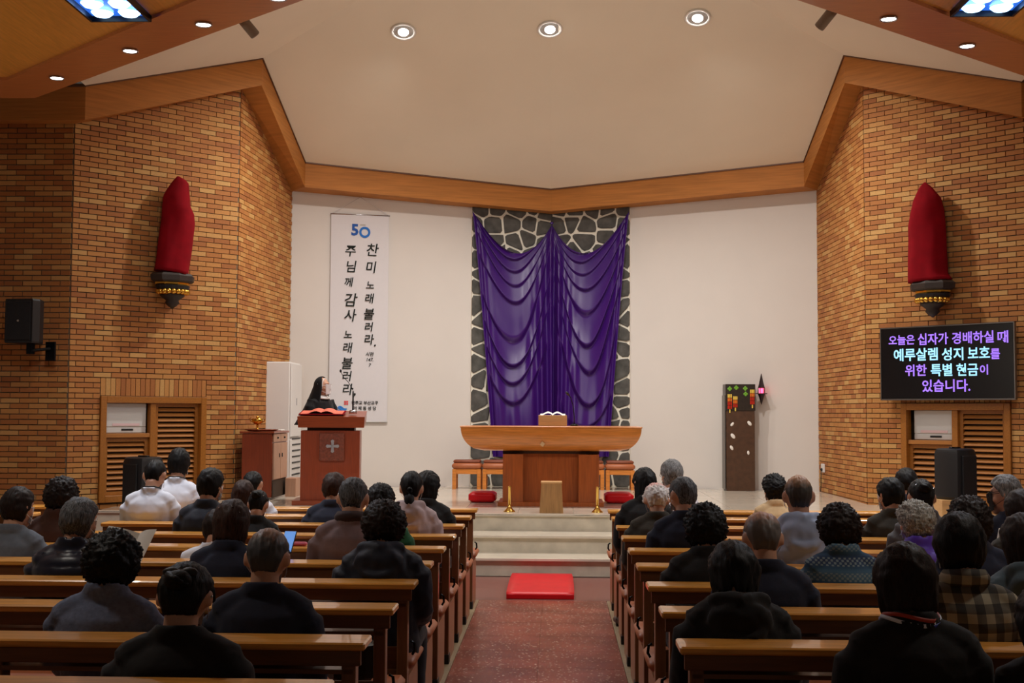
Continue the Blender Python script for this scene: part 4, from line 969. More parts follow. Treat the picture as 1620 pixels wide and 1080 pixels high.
def mask_mesh(m):
    b = MB()
    def fn(i, j):
        a = (i-.5)*2.1; z = .018-.105*j; cx = .068*math.sin(a)*(1-.25*j); cy = .05+.058*math.cos(a)*(1-.12*j)
        nose = math.exp(-(a/.35)**2)*(.020 if j < .6 else .012); return Vector((cx, cy+nose, z+.012*abs(a)*(.5-j)*2))
    b.grid(fn, 18, 10)
    for sx in (-1, 1):
        for z0 in (.01, -.075): b.tube([(sx*.060, .078, z0), (sx*.076, .03, (z0-.0)*.7), (sx*.085, -.012, .03 if z0 > 0 else -.03), (sx*.083, -.028, .0)], .0018, 5)
    me = b.mesh('mask', m, True); return me
def eye_mesh():
    b = MB()
    for sx in (-1, 1): b.ell((sx*.030, .082, .012), (.012, .008, .007), 10, 6)
    return b.mesh('eyes', M_EYE, True)
def glasses_mesh():
    b = MB()
    for sx in (-1, 1):
        b.rings([[Vector((sx*.032+r*1.15*math.cos(t), .103+dy, .010+r*.8*math.sin(t))) for t in [2*PI*i/20 for i in range(20)]] for r, dy in ((.022, -.001), (.0245, -.001), (.0245, .002), (.022, .002))], closed=True)
        b.tube([(sx*.057, .102, .016), (sx*.078, .06, .018), (sx*.086, .0, .018), (sx*.086, -.02, .0)], .002, 6)
    b.tube([(-.010, .104, .014), (.01, .104, .014)], .002, 6); return b.mesh('glasses', mat('glasses_dark', srgb(40, 34, 30), .3, .5), True)
MASKW, MASKK, EYES, GLS, TRM, SHM = mask_mesh(M_MASK), mask_mesh(M_MASKB), eye_mesh(), glasses_mesh(), trouser_mesh(), (shoe_mesh(-1), shoe_mesh(1))
def hair_mat(name, col, gray=None):
    if name in MATS: return MATS[name]
    m, nt, b = nmat(name); N, L = nt.nodes, nt.links
    tc = N.new('ShaderNodeTexCoord'); mp = N.new('ShaderNodeMapping'); mp.inputs['Scale'].default_value = (60, 60, 8); L.new(tc.outputs['Object'], mp.inputs[0])
    nz = N.new('ShaderNodeTexNoise'); nz.inputs['Scale'].default_value = 3; nz.inputs['Detail'].default_value = 4; L.new(mp.outputs[0], nz.inputs['Vector'])
    cr = N.new('ShaderNodeValToRGB'); cr.color_ramp.elements[0].position = .35; cr.color_ramp.elements[1].position = .68
    cr.color_ramp.elements[0].color = tuple(c*.55 for c in col[:3])+(1,); cr.color_ramp.elements[1].color = gray or tuple(min(1, c*1.5) for c in col[:3])+(1,)
    L.new(nz.outputs['Fac'], cr.inputs[0]); L.new(cr.outputs[0], b.inputs['Base Color'])
    bp = N.new('ShaderNodeBump'); bp.inputs['Strength'].default_value = .5; bp.inputs['Distance'].default_value = .004; L.new(nz.outputs['Fac'], bp.inputs['Height']); L.new(bp.outputs[0], b.inputs['Normal'])
    b.inputs['Roughness'].default_value = .55; b.inputs['Specular IOR Level'].default_value = .22
    MATS[name] = m; return m
def scalp_mat(name, skin, hairc):
    """balding head: hair colour that thins towards the crown (object space, crown up +z)"""
    if name in MATS: return MATS[name]
    m, nt, b = nmat(name); N, L = nt.nodes, nt.links
    tc = N.new('ShaderNodeTexCoord'); sp = N.new('ShaderNodeVectorMath'); sp.operation = 'DISTANCE'; sp.inputs[1].default_value = (0, .0, .125); L.new(tc.outputs['Object'], sp.inputs[0])
    nz = N.new('ShaderNodeTexNoise'); nz.inputs['Scale'].default_value = 45; nz.inputs['Detail'].default_value = 5; L.new(tc.outputs['Object'], nz.inputs['Vector'])
    ad = N.new('ShaderNodeMath'); ad.operation = 'MULTIPLY_ADD'; ad.inputs[1].default_value = .05; L.new(nz.outputs['Fac'], ad.inputs[0]); L.new(sp.outputs['Value'], ad.inputs[2])
    cr = N.new('ShaderNodeValToRGB'); cr.color_ramp.elements[0].position = .075; cr.color_ramp.elements[1].position = .14
    cr.color_ramp.elements[0].color = skin; cr.color_ramp.elements[1].color = hairc; L.new(ad.outputs[0], cr.inputs[0]); L.new(cr.outputs[0], b.inputs['Base Color'])
    b.inputs['Roughness'].default_value = .5; MATS[name] = m; return m
def hair_mesh(style, m, seed):
    rnd = noise.noise
    P = {'short': (.012, .06, 0), 'perm': (.034, .11, 1), 'bob': (.024, .12, 0), 'long': (.018, .12, 0), 'pony': (.010, .055, 0), 'fluffy': (.022, .075, 1), 'buzz': (.005, .05, 0), 'full': (.023, .085, 0), 'spiky': (.022, .075, 2), 'bun': (.013, .06, 0)}[style]
    T, nape, curly = P
    def fn(d):
        s = skull(d); fr = d.y
        # covered region
        line = .42 if style in ('buzz',) else .25
        cov = sm(-.02, .16, d.z-line*sm(.15, .75, fr)*1.5+.0 if fr > 0 else d.z+nape*8)
        if fr > 0:
            cov = sm(.0, .15, d.z-(.55*sm(.1, .9, fr)) + (.30*(1-sm(0, .35, fr))))
        else:
            lowz = {'short': -.62, 'pony': -.60, 'bun': -.62, 'buzz': -.62, 'spiky': -.68, 'fluffy': -.62, 'full': -.78}.get(style, -.92)
            cov = sm(lowz-.06, lowz+.10, d.z)
            if style in ('short', 'buzz', 'pony', 'bun', 'spiky', 'fluffy'):   # ears stay free
                e = math.exp(-(((d.y+.06)/.42)**2+((d.z+.30)/.36)**2)); cov *= 1-min(1, 1.7*e*sm(.45, .75, abs(d.x)))
        t = T
        t *= 1+.25*rnd(Vector((d.x*3+seed, d.y*3, d.z*3)))
        if style in ('short', 'spiky', 'full'): t *= .75+.5*max(0, d.z)
        if curly == 1: q = d*7+Vector((seed, 0, 0)); t += (T*.35)*(abs(rnd(q))*2-.4)+(T*.22)*rnd(d*15+Vector((seed, 3, 0)))
        if curly == 2: t += .012*abs(rnd(Vector((d.x*14+seed, d.y*14, d.z*3))))
        n = d.copy(); n = Vector((n.x/.076, n.y/.095, n.z/.117)).normalized()
        p = s+n*(t*cov-.012*(1-cov))
        if style in ('bob', 'long') and d.z < .15 and cov > .2:
            k = sm(.15, -.6, d.z); r = Vector((p.x, p.y)).length; full = skull(Vector((d.x, d.y, 0)).normalized()*1.0) if abs(d.x)+abs(d.y) > 1e-3 else s
            wv = 1.24-.20*sm(-.2, -.8, d.z)+.03*rnd(Vector((math.atan2(d.y, d.x)*2.5, seed, d.z*2))); fx, fy = full.x*wv, full.y*(wv-.06)
            p.x = lerp(p.x, fx, k*.9); p.y = lerp(p.y, min(fy, .03), k*.9) if fy < 0 else lerp(p.y, min(fy, .055), k*.9)
            hem = -.115 if style == 'bob' else -.23
            p.z = lerp(p.z, hem, sm(-.1, -.75, d.z))
            p += n*(.006*rnd(Vector((math.atan2(d.y, d.x)*7, seed, d.z)))+.004*rnd(Vector((math.atan2(d.y, d.x)*22, seed, d.z*2)))); p.z += .03*rnd(Vector((math.atan2(d.y, d.x)*9, 3, seed)))*k
            if d.z < -.8: c_ = sm(-.8, -1, d.z); p.x *= 1-c_; p.y = lerp(p.y, -.02, c_); p.z += .04*c_
        if cov > .3:
            aa = math.atan2(d.x, -d.y+.001); g_ = rnd(Vector((d.x*11+seed, d.y*4, d.z*2)))*.005+rnd(Vector((d.x*26, d.y*8, d.z*4+seed)))*.004
            p += n*g_*cov
        return p
    hi = style in ('perm', 'fluffy', 'spiky')
    b = sph(84 if hi else 72, 60 if hi else 44, fn)
    if style == 'pony':
        b.tube([(0, -.10, -.02), (0, -.125, -.03), (0, -.135, -.07), (0, -.12, -.15), (0, -.10, -.205), (0, -.095, -.235)], [.016, .024, .036, .04, .026, .006], 14)
        b.ell((0, -.112, -.022), (.02, .016, .02), 12, 8)
    if style == 'bun': b.ell((0, -.10, .05), (.045, .035, .038), 16, 10); b.tube([(-.03, -.11, .07), (0, -.135, .05), (.03, -.11, .03)], .014, 8)
    return b.mesh('hair', m, True)
H_BLK = hair_mat('hair_black', srgb(12, 10, 11)); H_BRN = hair_mat('hair_dark_brown', srgb(30, 19, 16)); H_BRN2 = hair_mat('hair_brown', srgb(50, 31, 25))
H_GRY = hair_mat('hair_grey', srgb(84, 84, 86), srgb(150, 150, 150)); H_WHT = hair_mat('hair_white', srgb(190, 184, 178), srgb(226, 222, 218)); H_SALT = hair_mat('hair_salt', srgb(46, 48, 52), srgb(110, 112, 116)); H_SIL = hair_mat('hair_silver', srgb(120, 118, 112), srgb(190, 186, 176))
SC1 = scalp_mat('scalp_grey', srgb(196, 150, 128), srgb(96, 90, 88)); SC2 = scalp_mat('scalp_buzz', srgb(190, 146, 112), srgb(58, 52, 48)); SC3 = scalp_mat('scalp_white', srgb(214, 150, 140), srgb(214, 208, 204)); SC4 = scalp_mat('scalp_thin', srgb(150, 120, 104), srgb(60, 62, 66))
def cloth(name, col, var=.12, scale=30, rough=.85, bump=.15): return mat(name, srgb(*col), rough, 0, var, scale, bump, sheen=.1, spec=.25)
def plaid():
    m, nt, b = nmat('plaid_wool'); N, L = nt.nodes, nt.links; tc = N.new('ShaderNodeTexCoord'); sx = N.new('ShaderNodeSeparateXYZ'); L.new(tc.outputs['Object'], sx.inputs[0]); outs = []
    for ax, f_ in ((0, 15), (2, 15)):
        q = N.new('ShaderNodeMath'); q.operation = 'MULTIPLY'; q.inputs[1].default_value = f_; L.new(sx.outputs[ax], q.inputs[0])
        fr = N.new('ShaderNodeMath'); fr.operation = 'FRACT'; L.new(q.outputs[0], fr.inputs[0])
        g = N.new('ShaderNodeMath'); g.operation = 'GREATER_THAN'; g.inputs[1].default_value = .5; L.new(fr.outputs[0], g.inputs[0]); outs.append(g)
    a = N.new('ShaderNodeMath'); a.operation = 'ADD'; L.new(outs[0].outputs[0], a.inputs[0]); L.new(outs[1].outputs[0], a.inputs[1])
    d = N.new('ShaderNodeMath'); d.operation = 'DIVIDE'; d.inputs[1].default_value = 2; L.new(a.outputs[0], d.inputs[0])
    cr = N.new('ShaderNodeValToRGB'); L.new(d.outputs[0], cr.inputs[0]); cr.color_ramp.elements[0].color = srgb(46, 42, 38); cr.color_ramp.elements[1].color = srgb(158, 150, 128); e = cr.color_ramp.elements.new(.5); e.color = srgb(96, 90, 78)
    L.new(cr.outputs[0], b.inputs['Base Color']); b.inputs['Roughness'].default_value = .9; return m
def fairisle():
    m, nt, b = nmat('patterned_knit'); N, L = nt.nodes, nt.links; tc = N.new('ShaderNodeTexCoord'); sx = N.new('ShaderNodeSeparateXYZ'); L.new(tc.outputs['Object'], sx.inputs[0])
    def w_(ax, f_, ph=0):
        q = N.new('ShaderNodeMath'); q.operation = 'MULTIPLY_ADD'; q.inputs[1].default_value = f_; q.inputs[2].default_value = ph; L.new(sx.outputs[ax], q.inputs[0]); s = N.new('ShaderNodeMath'); s.operation = 'SINE'; L.new(q.outputs[0], s.inputs[0]); return s
    a, c = w_(0, 260), w_(2, 260); mu = N.new('ShaderNodeMath'); mu.operation = 'MULTIPLY'; L.new(a.outputs[0], mu.inputs[0]); L.new(c.outputs[0], mu.inputs[1])
    g = N.new('ShaderNodeMath'); g.operation = 'GREATER_THAN'; g.inputs[1].default_value = .1; L.new(mu.outputs[0], g.inputs[0])
    bd = w_(2, 42, .5); cr = N.new('ShaderNodeValToRGB'); ad = N.new('ShaderNodeMath'); ad.operation = 'MULTIPLY_ADD'; ad.inputs[1].default_value = .5; ad.inputs[2].default_value = .5; L.new(bd.outputs[0], ad.inputs[0]); L.new(ad.outputs[0], cr.inputs[0])
    e = cr.color_ramp.elements; e[0].color = srgb(40, 56, 88); e[1].color = srgb(74, 108, 134); q = e.new(.5); q.color = srgb(46, 78, 104)
    mx = N.new('ShaderNodeMixRGB'); L.new(g.outputs[0], mx.inputs[0]); L.new(cr.outputs[0], mx.inputs[1]); mx.inputs[2].default_value = srgb(136, 152, 150)
    b.inputs['Roughness'].default_value = .95; b2 = w_(2, 84, 0); gb = N.new('ShaderNodeMath'); gb.operation = 'GREATER_THAN'; gb.inputs[1].default_value = -.2; L.new(b2.outputs[0], gb.inputs[0]); m3 = N.new('ShaderNodeMath'); m3.operation = 'MULTIPLY'; L.new(g.outputs[0], m3.inputs[0]); L.new(gb.outputs[0], m3.inputs[1]); m4 = N.new('ShaderNodeMath'); m4.operation = 'MULTIPLY'; m4.inputs[1].default_value = .6; L.new(m3.outputs[0], m4.inputs[0]); L.new(m4.outputs[0], mx.inputs[0]); L.new(mx.outputs[0], b.inputs['Base Color']); return m
CLO = dict(black=cloth('coat_black', (20, 20, 22)), navy=cloth('suit_navy', (26, 32, 52)), navy2=cloth('coat_navy', (24, 30, 46), rough=.6), white=cloth('shirt_white', (222, 226, 238), .03, 8, .8, .05), bluegrey=cloth('knit_blue_grey', (98, 108, 134), .16, 60), grey=cloth('coat_grey', (92, 100, 112), .1), brown=cloth('top_brown', (70, 44, 36)), taupe=cloth('jacket_taupe', (118, 98, 100), .08), pink=cloth('hoodie_pale', (190, 172, 176), .05, 20), olive=cloth('jacket_olive', (48, 44, 36)), sky=cloth('jacket_pale_blue', (158, 174, 206), .05, 10, .6), beige=cloth('jacket_beige', (196, 168, 128), .06), purple=cloth('quilted_purple', (86, 58, 176), .05, 20, .5), green=cloth('top_green', (36, 92, 58)), slate=cloth('jacket_slate', (66, 82, 92), .1), puff=cloth('vest_dark_navy', (22, 26, 42), .1, 20, .35), dgrey=cloth('top_dark_grey', (84, 84, 88), .08), plaid=plaid(), knit=fairisle())
TRS = cloth('trousers_dark', (34, 34, 40)); TRM.materials.append(TRS)
HTOP = {'short': .014, 'perm': .036, 'bob': .022, 'long': .022, 'pony': .012, 'fluffy': .026, 'buzz': .004, 'full': .026, 'spiky': .03, 'bun': .015, 'bald': 0}
def person(px, ytop, row, label, hair, hm, jk, jm, tilt=14, yaw=0, mask=MASKW, glasses=False, sx=1.0, read=False, hs=1.0, scalp=None, dy=0, extra=None, roll=0):
    Y = ROW[row]+.155+dy; p = atY(px, ytop, Y); tilt_, yaw_ = tilt, yaw
    Mh = head_matrix(tilt_, yaw_); top = max((Mh @ (skull(Vector((math.cos(a)*math.cos(0), math.sin(a)*0, 0))) if False else Vector((0, .095*math.cos(a), .117*math.sin(a))))).z for a in [i*PI/24 for i in range(25)])+HTOP[hair]
    sz = p.z/top
    t = thing('person', label, 'person', (p.x, Y, 0)); t.scale = (sx, min(1, sx), sz)
    link('body', body_mesh(tilt_, yaw_, read), t)
    link('jacket' if jk != 'shirt' else 'shirt', jacket_mesh(jk, jm, read), t)
    link('trousers', TRM, t); link('shoe', SHM[0], t); link('shoe', SHM[1], t)
    for nm, me in (('mask', mask), ('eyes', EYES)) + ((('glasses', GLS),) if glasses else ()):
        if me: o = link(nm, me, t); o.matrix_local = Mh
    if hair != 'bald' and hm:
        o = link('hair', hair_mesh(hair, hm, px*.137 % 9), t); o.matrix_local = Mh @ Matrix.Scale(hs, 4)
    if extra: extra(t, Mh)
    return t
def clips(t, Mh):
    b = MB()
    for x, z in ((-.05, .09), (.02, .10), (.055, .06)): b.box((x*1.1, -.102+.3*abs(x), z*.8), (.008, .008, .005), bev=.001)
    b.build('hair_clip', M_STEEL, t).matrix_local = Mh
def bow(t, Mh):
    b = MB(); b.ell((-.03, -.09, .085), (.03, .012, .018), 12, 8); b.ell((.03, -.09, .085), (.03, .012, .018), 12, 8); b.ell((0, -.095, .085), (.01, .012, .012), 8, 6); b.build('hair_bow', M_BLACK, t, True).matrix_local = Mh
    MB().ell((.098, -.03, -.0), (.004, .004, .006), 8, 6).build('hair_pin', M_STEEL, t).matrix_local = Mh
def lanyard(t, Mh): MB().tube([(-.075, .05, 1.0), (-.072, -.01, 1.052), (-.04, -.062, 1.066), (0, -.078, 1.066), (.04, -.062, 1.066), (.072, -.01, 1.052), (.075, .05, 1.0)], .005, 6).build('lanyard', M_BLACK, t, True)
def scarf(t, Mh):
    for k, c in enumerate(((170, 60, 44), (220, 226, 240), (40, 60, 150))):
        MB().rings([[Vector(((.072+.012*k*.4+r)*math.cos(a), .006+(.070+r)*math.sin(a), 1.055-.014*k+.010*math.sin(a*2+k)+z)) for a in [2*PI*i/28 for i in range(28)]] for r, z in ((0, 0), (.012, .004), (.014, -.008), (.0, -.012))], closed=True).build('scarf_fold', cloth('scarf%d' % k, c, .05, 20, .5), t, True)
def collar_dark(m):
    def f(t, Mh):
        MB().rings([[Vector(((.066+r)*math.cos(a), .008+(.064+r)*math.sin(a), z-.012*math.sin(a))) for a in [2*PI*i/28 for i in range(28)]] for r, z in ((0, 1.02), (.02, 1.015), (.026, 1.05), (.01, 1.078), (.0, 1.07))], closed=True).build('collar', m, t, True)
    return f
E = [
 (285, 893, 0, 'person in black coat nearest the camera at left, black hair pinned with a bow', 'bun', H_BLK, 'coat', CLO['black'], dict(tilt=14, extra=bow, sx=1.04, hs=1.05)),
 (170, 838, 1, 'person in blue-grey sweater with a big black perm, second row on the left', 'perm', H_BLK, 'knit', CLO['bluegrey'], dict(tilt=14, sx=1.04, read=True)),
 (418, 838, 1, 'person in dark navy suit with thinning black hair, right of the blue-grey sweater', 'short', SC4, 'suit', CLO['navy'], dict(tilt=14, sx=1.02)),
 (117, 787, 3, 'person in dark quilted vest with grey-streaked black hair at left', 'full', H_SALT, 'puffer', CLO['puff'], dict(tilt=10, yaw=25)),
 (20, 770, 4, 'person in a grey coat with dark brown hair at the far left edge', 'full', H_BRN, 'suit', CLO['grey'], dict(tilt=10, yaw=25)),
 (92, 753, 5, 'person in a brown top with curly dark hair before the dark brick wall', 'perm', H_BRN, 'knit', CLO['brown'], dict(tilt=14)),
 (240, 727, 7, 'person in a white shirt with head bowed, left of the two white-shirted men', 'short', H_BLK, 'shirt', CLO['white'], dict(tilt=25, extra=lanyard, sx=1.02)),
 (280, 708, 8, 'person in white shirt with upright black-haired head, before the left louvred window', 'full', H_BLK, 'shirt', CLO['white'], dict(tilt=10, extra=lanyard)),
 (328, 740, 6, 'person in black jacket with short wavy black hair, right of the white shirts', 'full', H_BLK, 'suit', CLO['navy2'], dict(tilt=14, yaw=25)),
 (397, 745, 8, 'person in a white blouse with sleek black hair before the side cabinet', 'pony', H_BLK, 'shirt', CLO['white'], dict(tilt=14)),
 (382, 759, 7, 'person with wavy reddish-brown hair and white collar, left of the sleek black hair', 'bob', H_BRN2, 'shirt', CLO['white'], dict(tilt=14, sx=.9)),
 (405, 775, 6, 'person in dark jacket with black hair and silver clips, before the white blouse', 'bun', H_BLK, 'suit', CLO['black'], dict(tilt=25, extra=clips, sx=.85)),
 (362, 790, 3, 'person in a navy jacket with shoulder-length brown hair and small silver clips', 'bob', H_BRN2, 'suit', CLO['navy'], dict(tilt=14, extra=clips)),
 (340, 806, 4, 'person in pale shirt mostly hidden behind brown hair with silver clips', 'full', H_BRN, 'shirt', CLO['white'], dict(tilt=25)),
 (526, 747, 7, 'person in a navy suit with wavy brown hair before the lectern', 'full', H_BRN2, 'suit', CLO['navy'], dict(tilt=14)),
 (556, 755, 4, 'person in a taupe jacket with short black-grey hair and dark collar', 'short', H_SALT, 'suit', CLO['taupe'], dict(tilt=14, sx=1.06, extra=collar_dark(cloth('collar_brown', (58, 44, 44))))),
 (600, 764, 5, 'person in a green top with spiky black hair behind the navy raincoat', 'spiky', H_BLK, 'knit', CLO['green'], dict(tilt=14)),
 (605, 790, 3, 'person in a dark navy raincoat with a round black perm by the aisle', 'perm', H_BRN, 'hood', CLO['navy2'], dict(tilt=14, sx=1.06)),
 (650, 746, 6, 'person in a pale pink-grey hoodie with a black ponytail', 'pony', H_BLK, 'hood', CLO['pink'], dict(tilt=10, sx=.95, hs=1.06)),
 (674, 744, 7, 'person in a black top with a black bob beside the ponytail', 'bob', H_BLK, 'suit', CLO['black'], dict(tilt=10, yaw=25)),
 (1022, 738, 7, 'person in black with long straight black hair, right block beside the aisle', 'long', H_BLK, 'suit', CLO['black'], dict(tilt=14, yaw=-25, sx=1.0)),
 (1065, 726, 8, 'person in a white shirt and glasses with grey hair, right block front', 'full', H_GRY, 'shirt', CLO['white'], dict(tilt=10, yaw=-25, glasses=True)),
 (1040, 764, 6, 'person in a dark olive jacket with fluffy white hair and pink crown', 'fluffy', SC3, 'suit', CLO['olive'], dict(tilt=25)),
 (1084, 754, 5, 'person in a navy suit and glasses with short grey hair, right block', 'short', H_SALT, 'suit', CLO['navy'], dict(tilt=10, yaw=-25, glasses=True, sx=1.05)),
 (1118, 795, 3, 'person in a black coat with a black perm, right block', 'perm', H_BLK, 'coat', CLO['black'], dict(tilt=14)),
 (1165, 858, 1, 'person in black hooded coat with straight black bobbed hair, right of the aisle', 'bob', H_BLK, 'hood', CLO['black'], dict(tilt=25, sx=1.02)),
 (1210, 811, 2, 'person in dark navy suit with balding grey head, behind straight black bob', 'short', SC1, 'suit', CLO['navy'], dict(tilt=14, sx=1.04)),
 (1265, 752, 4, 'person in a pale blue hooded jacket with close-shaved balding head', 'buzz', SC2, 'hood', CLO['sky'], dict(tilt=0, sx=1.04)),
 (1228, 749, 8, 'person in a beige jacket with curly black hair near the stage', 'perm', H_BLK, 'suit', CLO['beige'], dict(tilt=14, yaw=-25, sx=.95)),
 (1332, 795, 3, 'person in a teal patterned knit cardigan with dark bobbed hair', 'perm', H_BRN, 'knit', CLO['knit'], dict(tilt=14, sx=1.02)),
 (1440, 860, 0, 'person in black coat and red-white-blue scarf, dark brown hair, nearest on the right', 'bob', H_BRN, 'coat', CLO['black'], dict(tilt=14, extra=scarf, sx=1.04)),
 (1455, 791, 4, 'person in a purple quilted jacket with curly silver hair', 'perm', H_SIL, 'puffer', CLO['purple'], dict(tilt=14, yaw=-25)),
 (1525, 813, 1, 'person in a brown and grey plaid shirt with short black hair', 'full', H_BLK, 'shirt', CLO['plaid'], dict(tilt=10, sx=1.02, extra=collar_dark(CLO['plaid']), hs=1.04)),
 (1414, 755, 6, 'person in dark top with short black hair, left of the grey top', 'full', H_BLK, 'suit', CLO['olive'], dict(tilt=14, yaw=-25)),
 (1437, 740, 8, 'person in dark blue jacket with black hair near the right louvred window', 'full', H_BLK, 'suit', CLO['navy'], dict(tilt=14)),
 (1462, 757, 5, 'person in a dark grey top with black hair and silver clips, right block', 'bun', H_BLK, 'knit', CLO['dgrey'], dict(tilt=14, extra=clips)),
 (1540, 784, 3, 'person in black with a big dark brown perm behind the plaid shirt', 'perm', H_BRN, 'suit', CLO['navy'], dict(tilt=14)),
 (1600, 751, 5, 'person in navy jacket with grey hair, glasses and black mask, at right', 'full', H_GRY, 'suit', CLO['navy'], dict(tilt=14, yaw=-60, glasses=True, mask=MASKK)),
 (1628, 815, 2, 'person in a slate green jacket with dark brown hair at the right edge', 'bob', H_BRN, 'hood', CLO['slate'], dict(tilt=14, hs=1.05)),
 (1622, 775, 4, 'person in dark coat and dark hair at right edge, near the white card', 'full', H_BRN, 'suit', CLO['olive'], dict(tilt=14, read=True)),
 (1668, 930, 0, 'person in black cut by the lower right edge', 'bob', H_BLK, 'coat', CLO['black'], dict(tilt=14)),
]
for px, yt, row, lb, hr, hm, jk, jm, kw in E: person(px, yt, row, lb, hr, hm, jk, jm, **kw)
# ------------------------------------------------------------------ nun at the lectern
nun = thing('person', 'person in black veil and habit with white mask, standing behind the lectern', 'person', (-2.83, 15.72, ST), math.radians(180+52)); 
NS = 1.54/1.62; nun.scale = (NS, NS, NS)
def st(b, inf=0): b.rings([[Vector(((rx+inf)*math.cos(t), y+(ry+inf)*math.sin(t), z)) for t in [2*PI*i/24 for i in range(24)]] for z, y, rx, ry in ((.80, 0, .15, .11), (.88, 0, .17, .12), (1.0, 0, .13, .095), (1.12, .0, .15, .105), (1.22, 0, .165, .105), (1.29, 0, .16, .09), (1.335, 0, .11, .07), (1.36, .0, .06, .055), (1.40, .01, .05, .05))])
b = MB(); st(b); NM = Matrix.Translation((0, .02, 1.50)) @ Matrix.Rotation(math.radians(20), 4, 'Z'); head_geo(b, NM); b.tube([(0, 0, 1.34), (0, .012, 1.39), (0, .015, 1.46)], [.052, .05, .05], 14)
NA = [((.145, 0, 1.30), .055), ((.19, .01, 1.22), .05), ((.21, .02, 1.08), .042), ((.19, .12, 1.02), .038), ((.14, .24, 1.06), .032), ((.12, .29, 1.08), .026)]
for s_ in (-1, 1):
    limb(b, NA, s_); w_ = Vector(NA[-1][0]); w_.x *= s_; hand_geo(b, w_, Vector((-s_*.3, 1, .05)), -s_, .4)
    b.tube([(s_*.08, 0, .84), (s_*.09, .01, .5), (s_*.09, -.01, .3), (s_*.09, -.01, .07)], [.085, .062, .055, .036], 12); b.tube([(s_*.09, -.03, .045), (s_*.095, .06, .04), (s_*.1, .16, .025)], [.035, .036, .02], 10)
me = remesh(b, .007, 2); me.materials.append(M_SKIN); link('body', me, nun)
b = MB(); b.rings([[Vector((rx*math.cos(t)*(1+.05*math.sin(9*t)*(1 if z < .9 else 0)), ry*math.sin(t)*(1+.05*math.sin(9*t)*(1 if z < .9 else 0)), z)) for t in [2*PI*i/48 for i in range(48)]] for z, rx, ry in ((.06, .25, .2), (.4, .22, .17), (.8, .19, .145), (.95, .16, .125), (1.1, .178, .128), (1.22, .195, .13), (1.29, .185, .115), (1.335, .13, .09), (1.365, .085, .072))])
for s_ in (-1, 1): limb(b, NA[:-1], s_, .022, 12)
me = remesh(b, .011, 2); folds(me, .005, 9, 4); me.materials.append(CLO['black']); link('habit', me, nun)
MB().rings([[Vector(((.06+r)*math.cos(a), .004+(.058+r)*math.sin(a), z-.02*math.sin(a))) for a in [2*PI*i/28 for i in range(28)]] for r, z in ((0, 1.375), (.055, 1.35), (.06, 1.362), (.012, 1.40), (.0, 1.40))], closed=True).build('white_collar', M_WHITE, nun, True)
def veil(i, j):
    a = (i-.5)*2*2.0; w_ = .088+.10*sm(.35, 1, j); zt = 1.628-.02*abs(a)*(1-j)
    if j < .3: k = j/.3; r = .112*math.sin(k*PI/2); z = 1.515+.118*math.cos(k*PI/2)
    else: k = (j-.3)/.7; r = .112+.06*k; z = 1.515-.52*k
    x = r*math.sin(a)*(.85+.2*k if j > .3 else .85); y = -r*math.cos(a)*(1 if j < .3 else 1+1.3*(j-.3)/.7)
    y = min(y, .052 if j < .35 else .052-.06*(j-.35)); return Vector((x*(1+.03*math.sin(a*8)*j), y, z))
vb = MB().grid(veil, 40, 26); o = vb.build('veil', CLO['black'], nun, True); o.matrix_local = Matrix.Translation((0, .02, 1.50)) @ Matrix.Rotation(math.radians(20), 4, 'Z') @ Matrix.Translation((0, 0, -1.5))
md = o.modifiers.new('thick', 'SOLIDIFY'); md.thickness = .006
b = MB(); b.tube([(.0+.08*math.sin(a), .045, .0+.103*math.cos(a)) for a in [-1.9+3.8*i/20 for i in range(21)]], .006, 6); o = b.build('veil_band', M_WHITE, nun, True); o.matrix_local = NM
link('mask', MASKW, nun).matrix_local = NM @ Matrix.Diagonal((1.08, 1.12, 1.1, 1)); link('eyes', EYES, nun).matrix_local = NM
# ------------------------------------------------------------------ small things in the pews
def booklet(lb, loc, rx, rz, sz=(.14, .19), cat='booklet', m=M_PAPER, name='booklet'):
    t = thing(name, lb, cat, loc, rz); t.rotation_euler.x = rx
    for s_ in (-1, 1): MB().grid(lambda i, j, s_=s_: Vector((s_*i*sz[0], (j-.5)*sz[1], .012*math.sin(i*PI)+.05*i)), 6, 2).build('page', m, t)
    return t
Yb = ROW[1]+.50; p = atY(221, 876, Yb); booklet('open white booklet held by the person in the blue-grey sweater', (p.x-.04, Yb, p.z), 1.0, -.5)
ph = thing('smartphone', 'smartphone with a blue screen left of the taupe jacket', 'phone', atY(456, 857, ROW[4]+.42)); ph.rotation_euler = (.9, 0, -.15)
MB().box((0, 0, 0), (.075, .15, .009), bev=.003).build('casing', M_BLACK, ph); MB().box((0, 0, .0055), (.068, .14, .001)).build('display', glow('phone_glow', srgb(90, 140, 210), .8), ph)
p = atY(470, 862, ROW[5]-.08); tag(MB().box((p.x, ROW[5]-.08, HP+.012), (.12, .06, .022), bev=.008).build('pencil_case', cloth('case_pink', (196, 90, 110))), 'small pink case on the pew rail beside the blue phone', 'case')
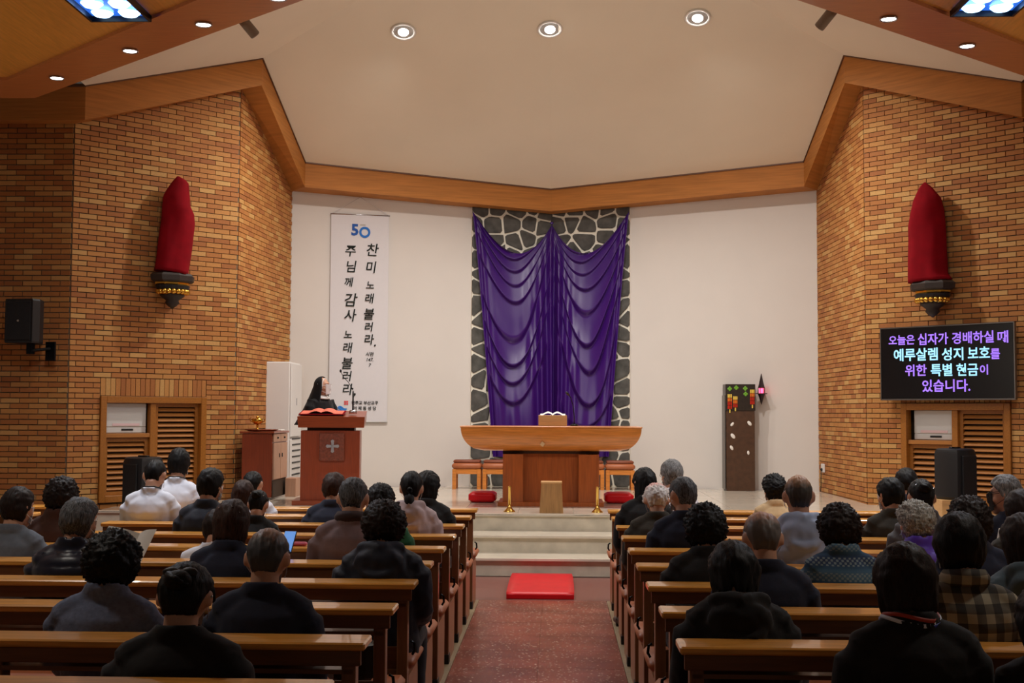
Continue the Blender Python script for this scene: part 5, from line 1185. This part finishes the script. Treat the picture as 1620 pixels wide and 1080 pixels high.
p = atY(1587, 852, ROW[4]+.45); tag(MB().box((p.x, ROW[4]+.45, p.z), (.07, .006, .11), bev=.002, rx=-.3, ry=.3).build('white_card', M_PAPER), 'white card held up at the right edge', 'card')
def book(lb, x, row, m, d=(.15, .12, .025), z=None):
    y = ROW[row]-.08; o = MB().box((x, y, (HP-.097 if z is None else z)+d[2]/2), d, bev=.003).build('hymn_book', m); return tag(o, lb, 'book', None)
RN = {3: 'fourth', 4: 'fifth', 5: 'sixth', 6: 'seventh', 2: 'third'}
for side, x, row, c, cn in ((0, -.72, 4, (210, 206, 214), 'pale'), (0, -.74, 5, (150, 160, 200), 'blue-grey'), (0, -.75, 6, (200, 200, 206), 'white'), (1, .74, 2, (90, 104, 150), 'blue'), (1, .76, 3, (200, 204, 216), 'pale grey'), (1, .72, 5, (60, 40, 44), 'dark red')):
    book('%s book at the aisle end of the %s pew from the camera, %s block' % (cn, RN[row], ('left', 'right')[side]), x, row, mat('book_%s' % cn, srgb(*c), .7))
# crumpled white bag and a coat on the second right pew seat
bg = MB(); r = bmesh.ops.create_icosphere(bg.bm, subdivisions=4, radius=1)
for v in bg.bm.verts:
    n = noise.noise(v.co*1.6)*.35+abs(noise.noise(v.co*4))*.3; v.co = Vector((v.co.x*.15, v.co.y*.09, max(-.5, v.co.z)*.09))*(1+n*.6)
o = bg.build('crumpled_bag', mat('bag_white', srgb(190, 184, 184), .5)); o.location = (1.16, ROW[1]+.2, .53); tag(o, 'crumpled white bag on the pew seat right of the black hooded coat', 'bag')
# handbag near the aisle, left block
hb = thing('handbag', 'shiny black handbag on the seat at the aisle end, third left pew', 'bag', (-.78, ROW[2]+.16, .462))
MB().box((0, 0, .1), (.2, .12, .2), bev=.03).build('bag_body', mat('black_leather', srgb(18, 18, 20), .25), hb); MB().tube([(-.07, 0, .19), (-.05, 0, .28), (.05, 0, .28), (.07, 0, .19)], .008, 8).build('handle', MATS['black_leather'], hb, True)
print('TRIS', sum(len(o.data.polygons) for o in bpy.data.objects if o.type == 'MESH'))
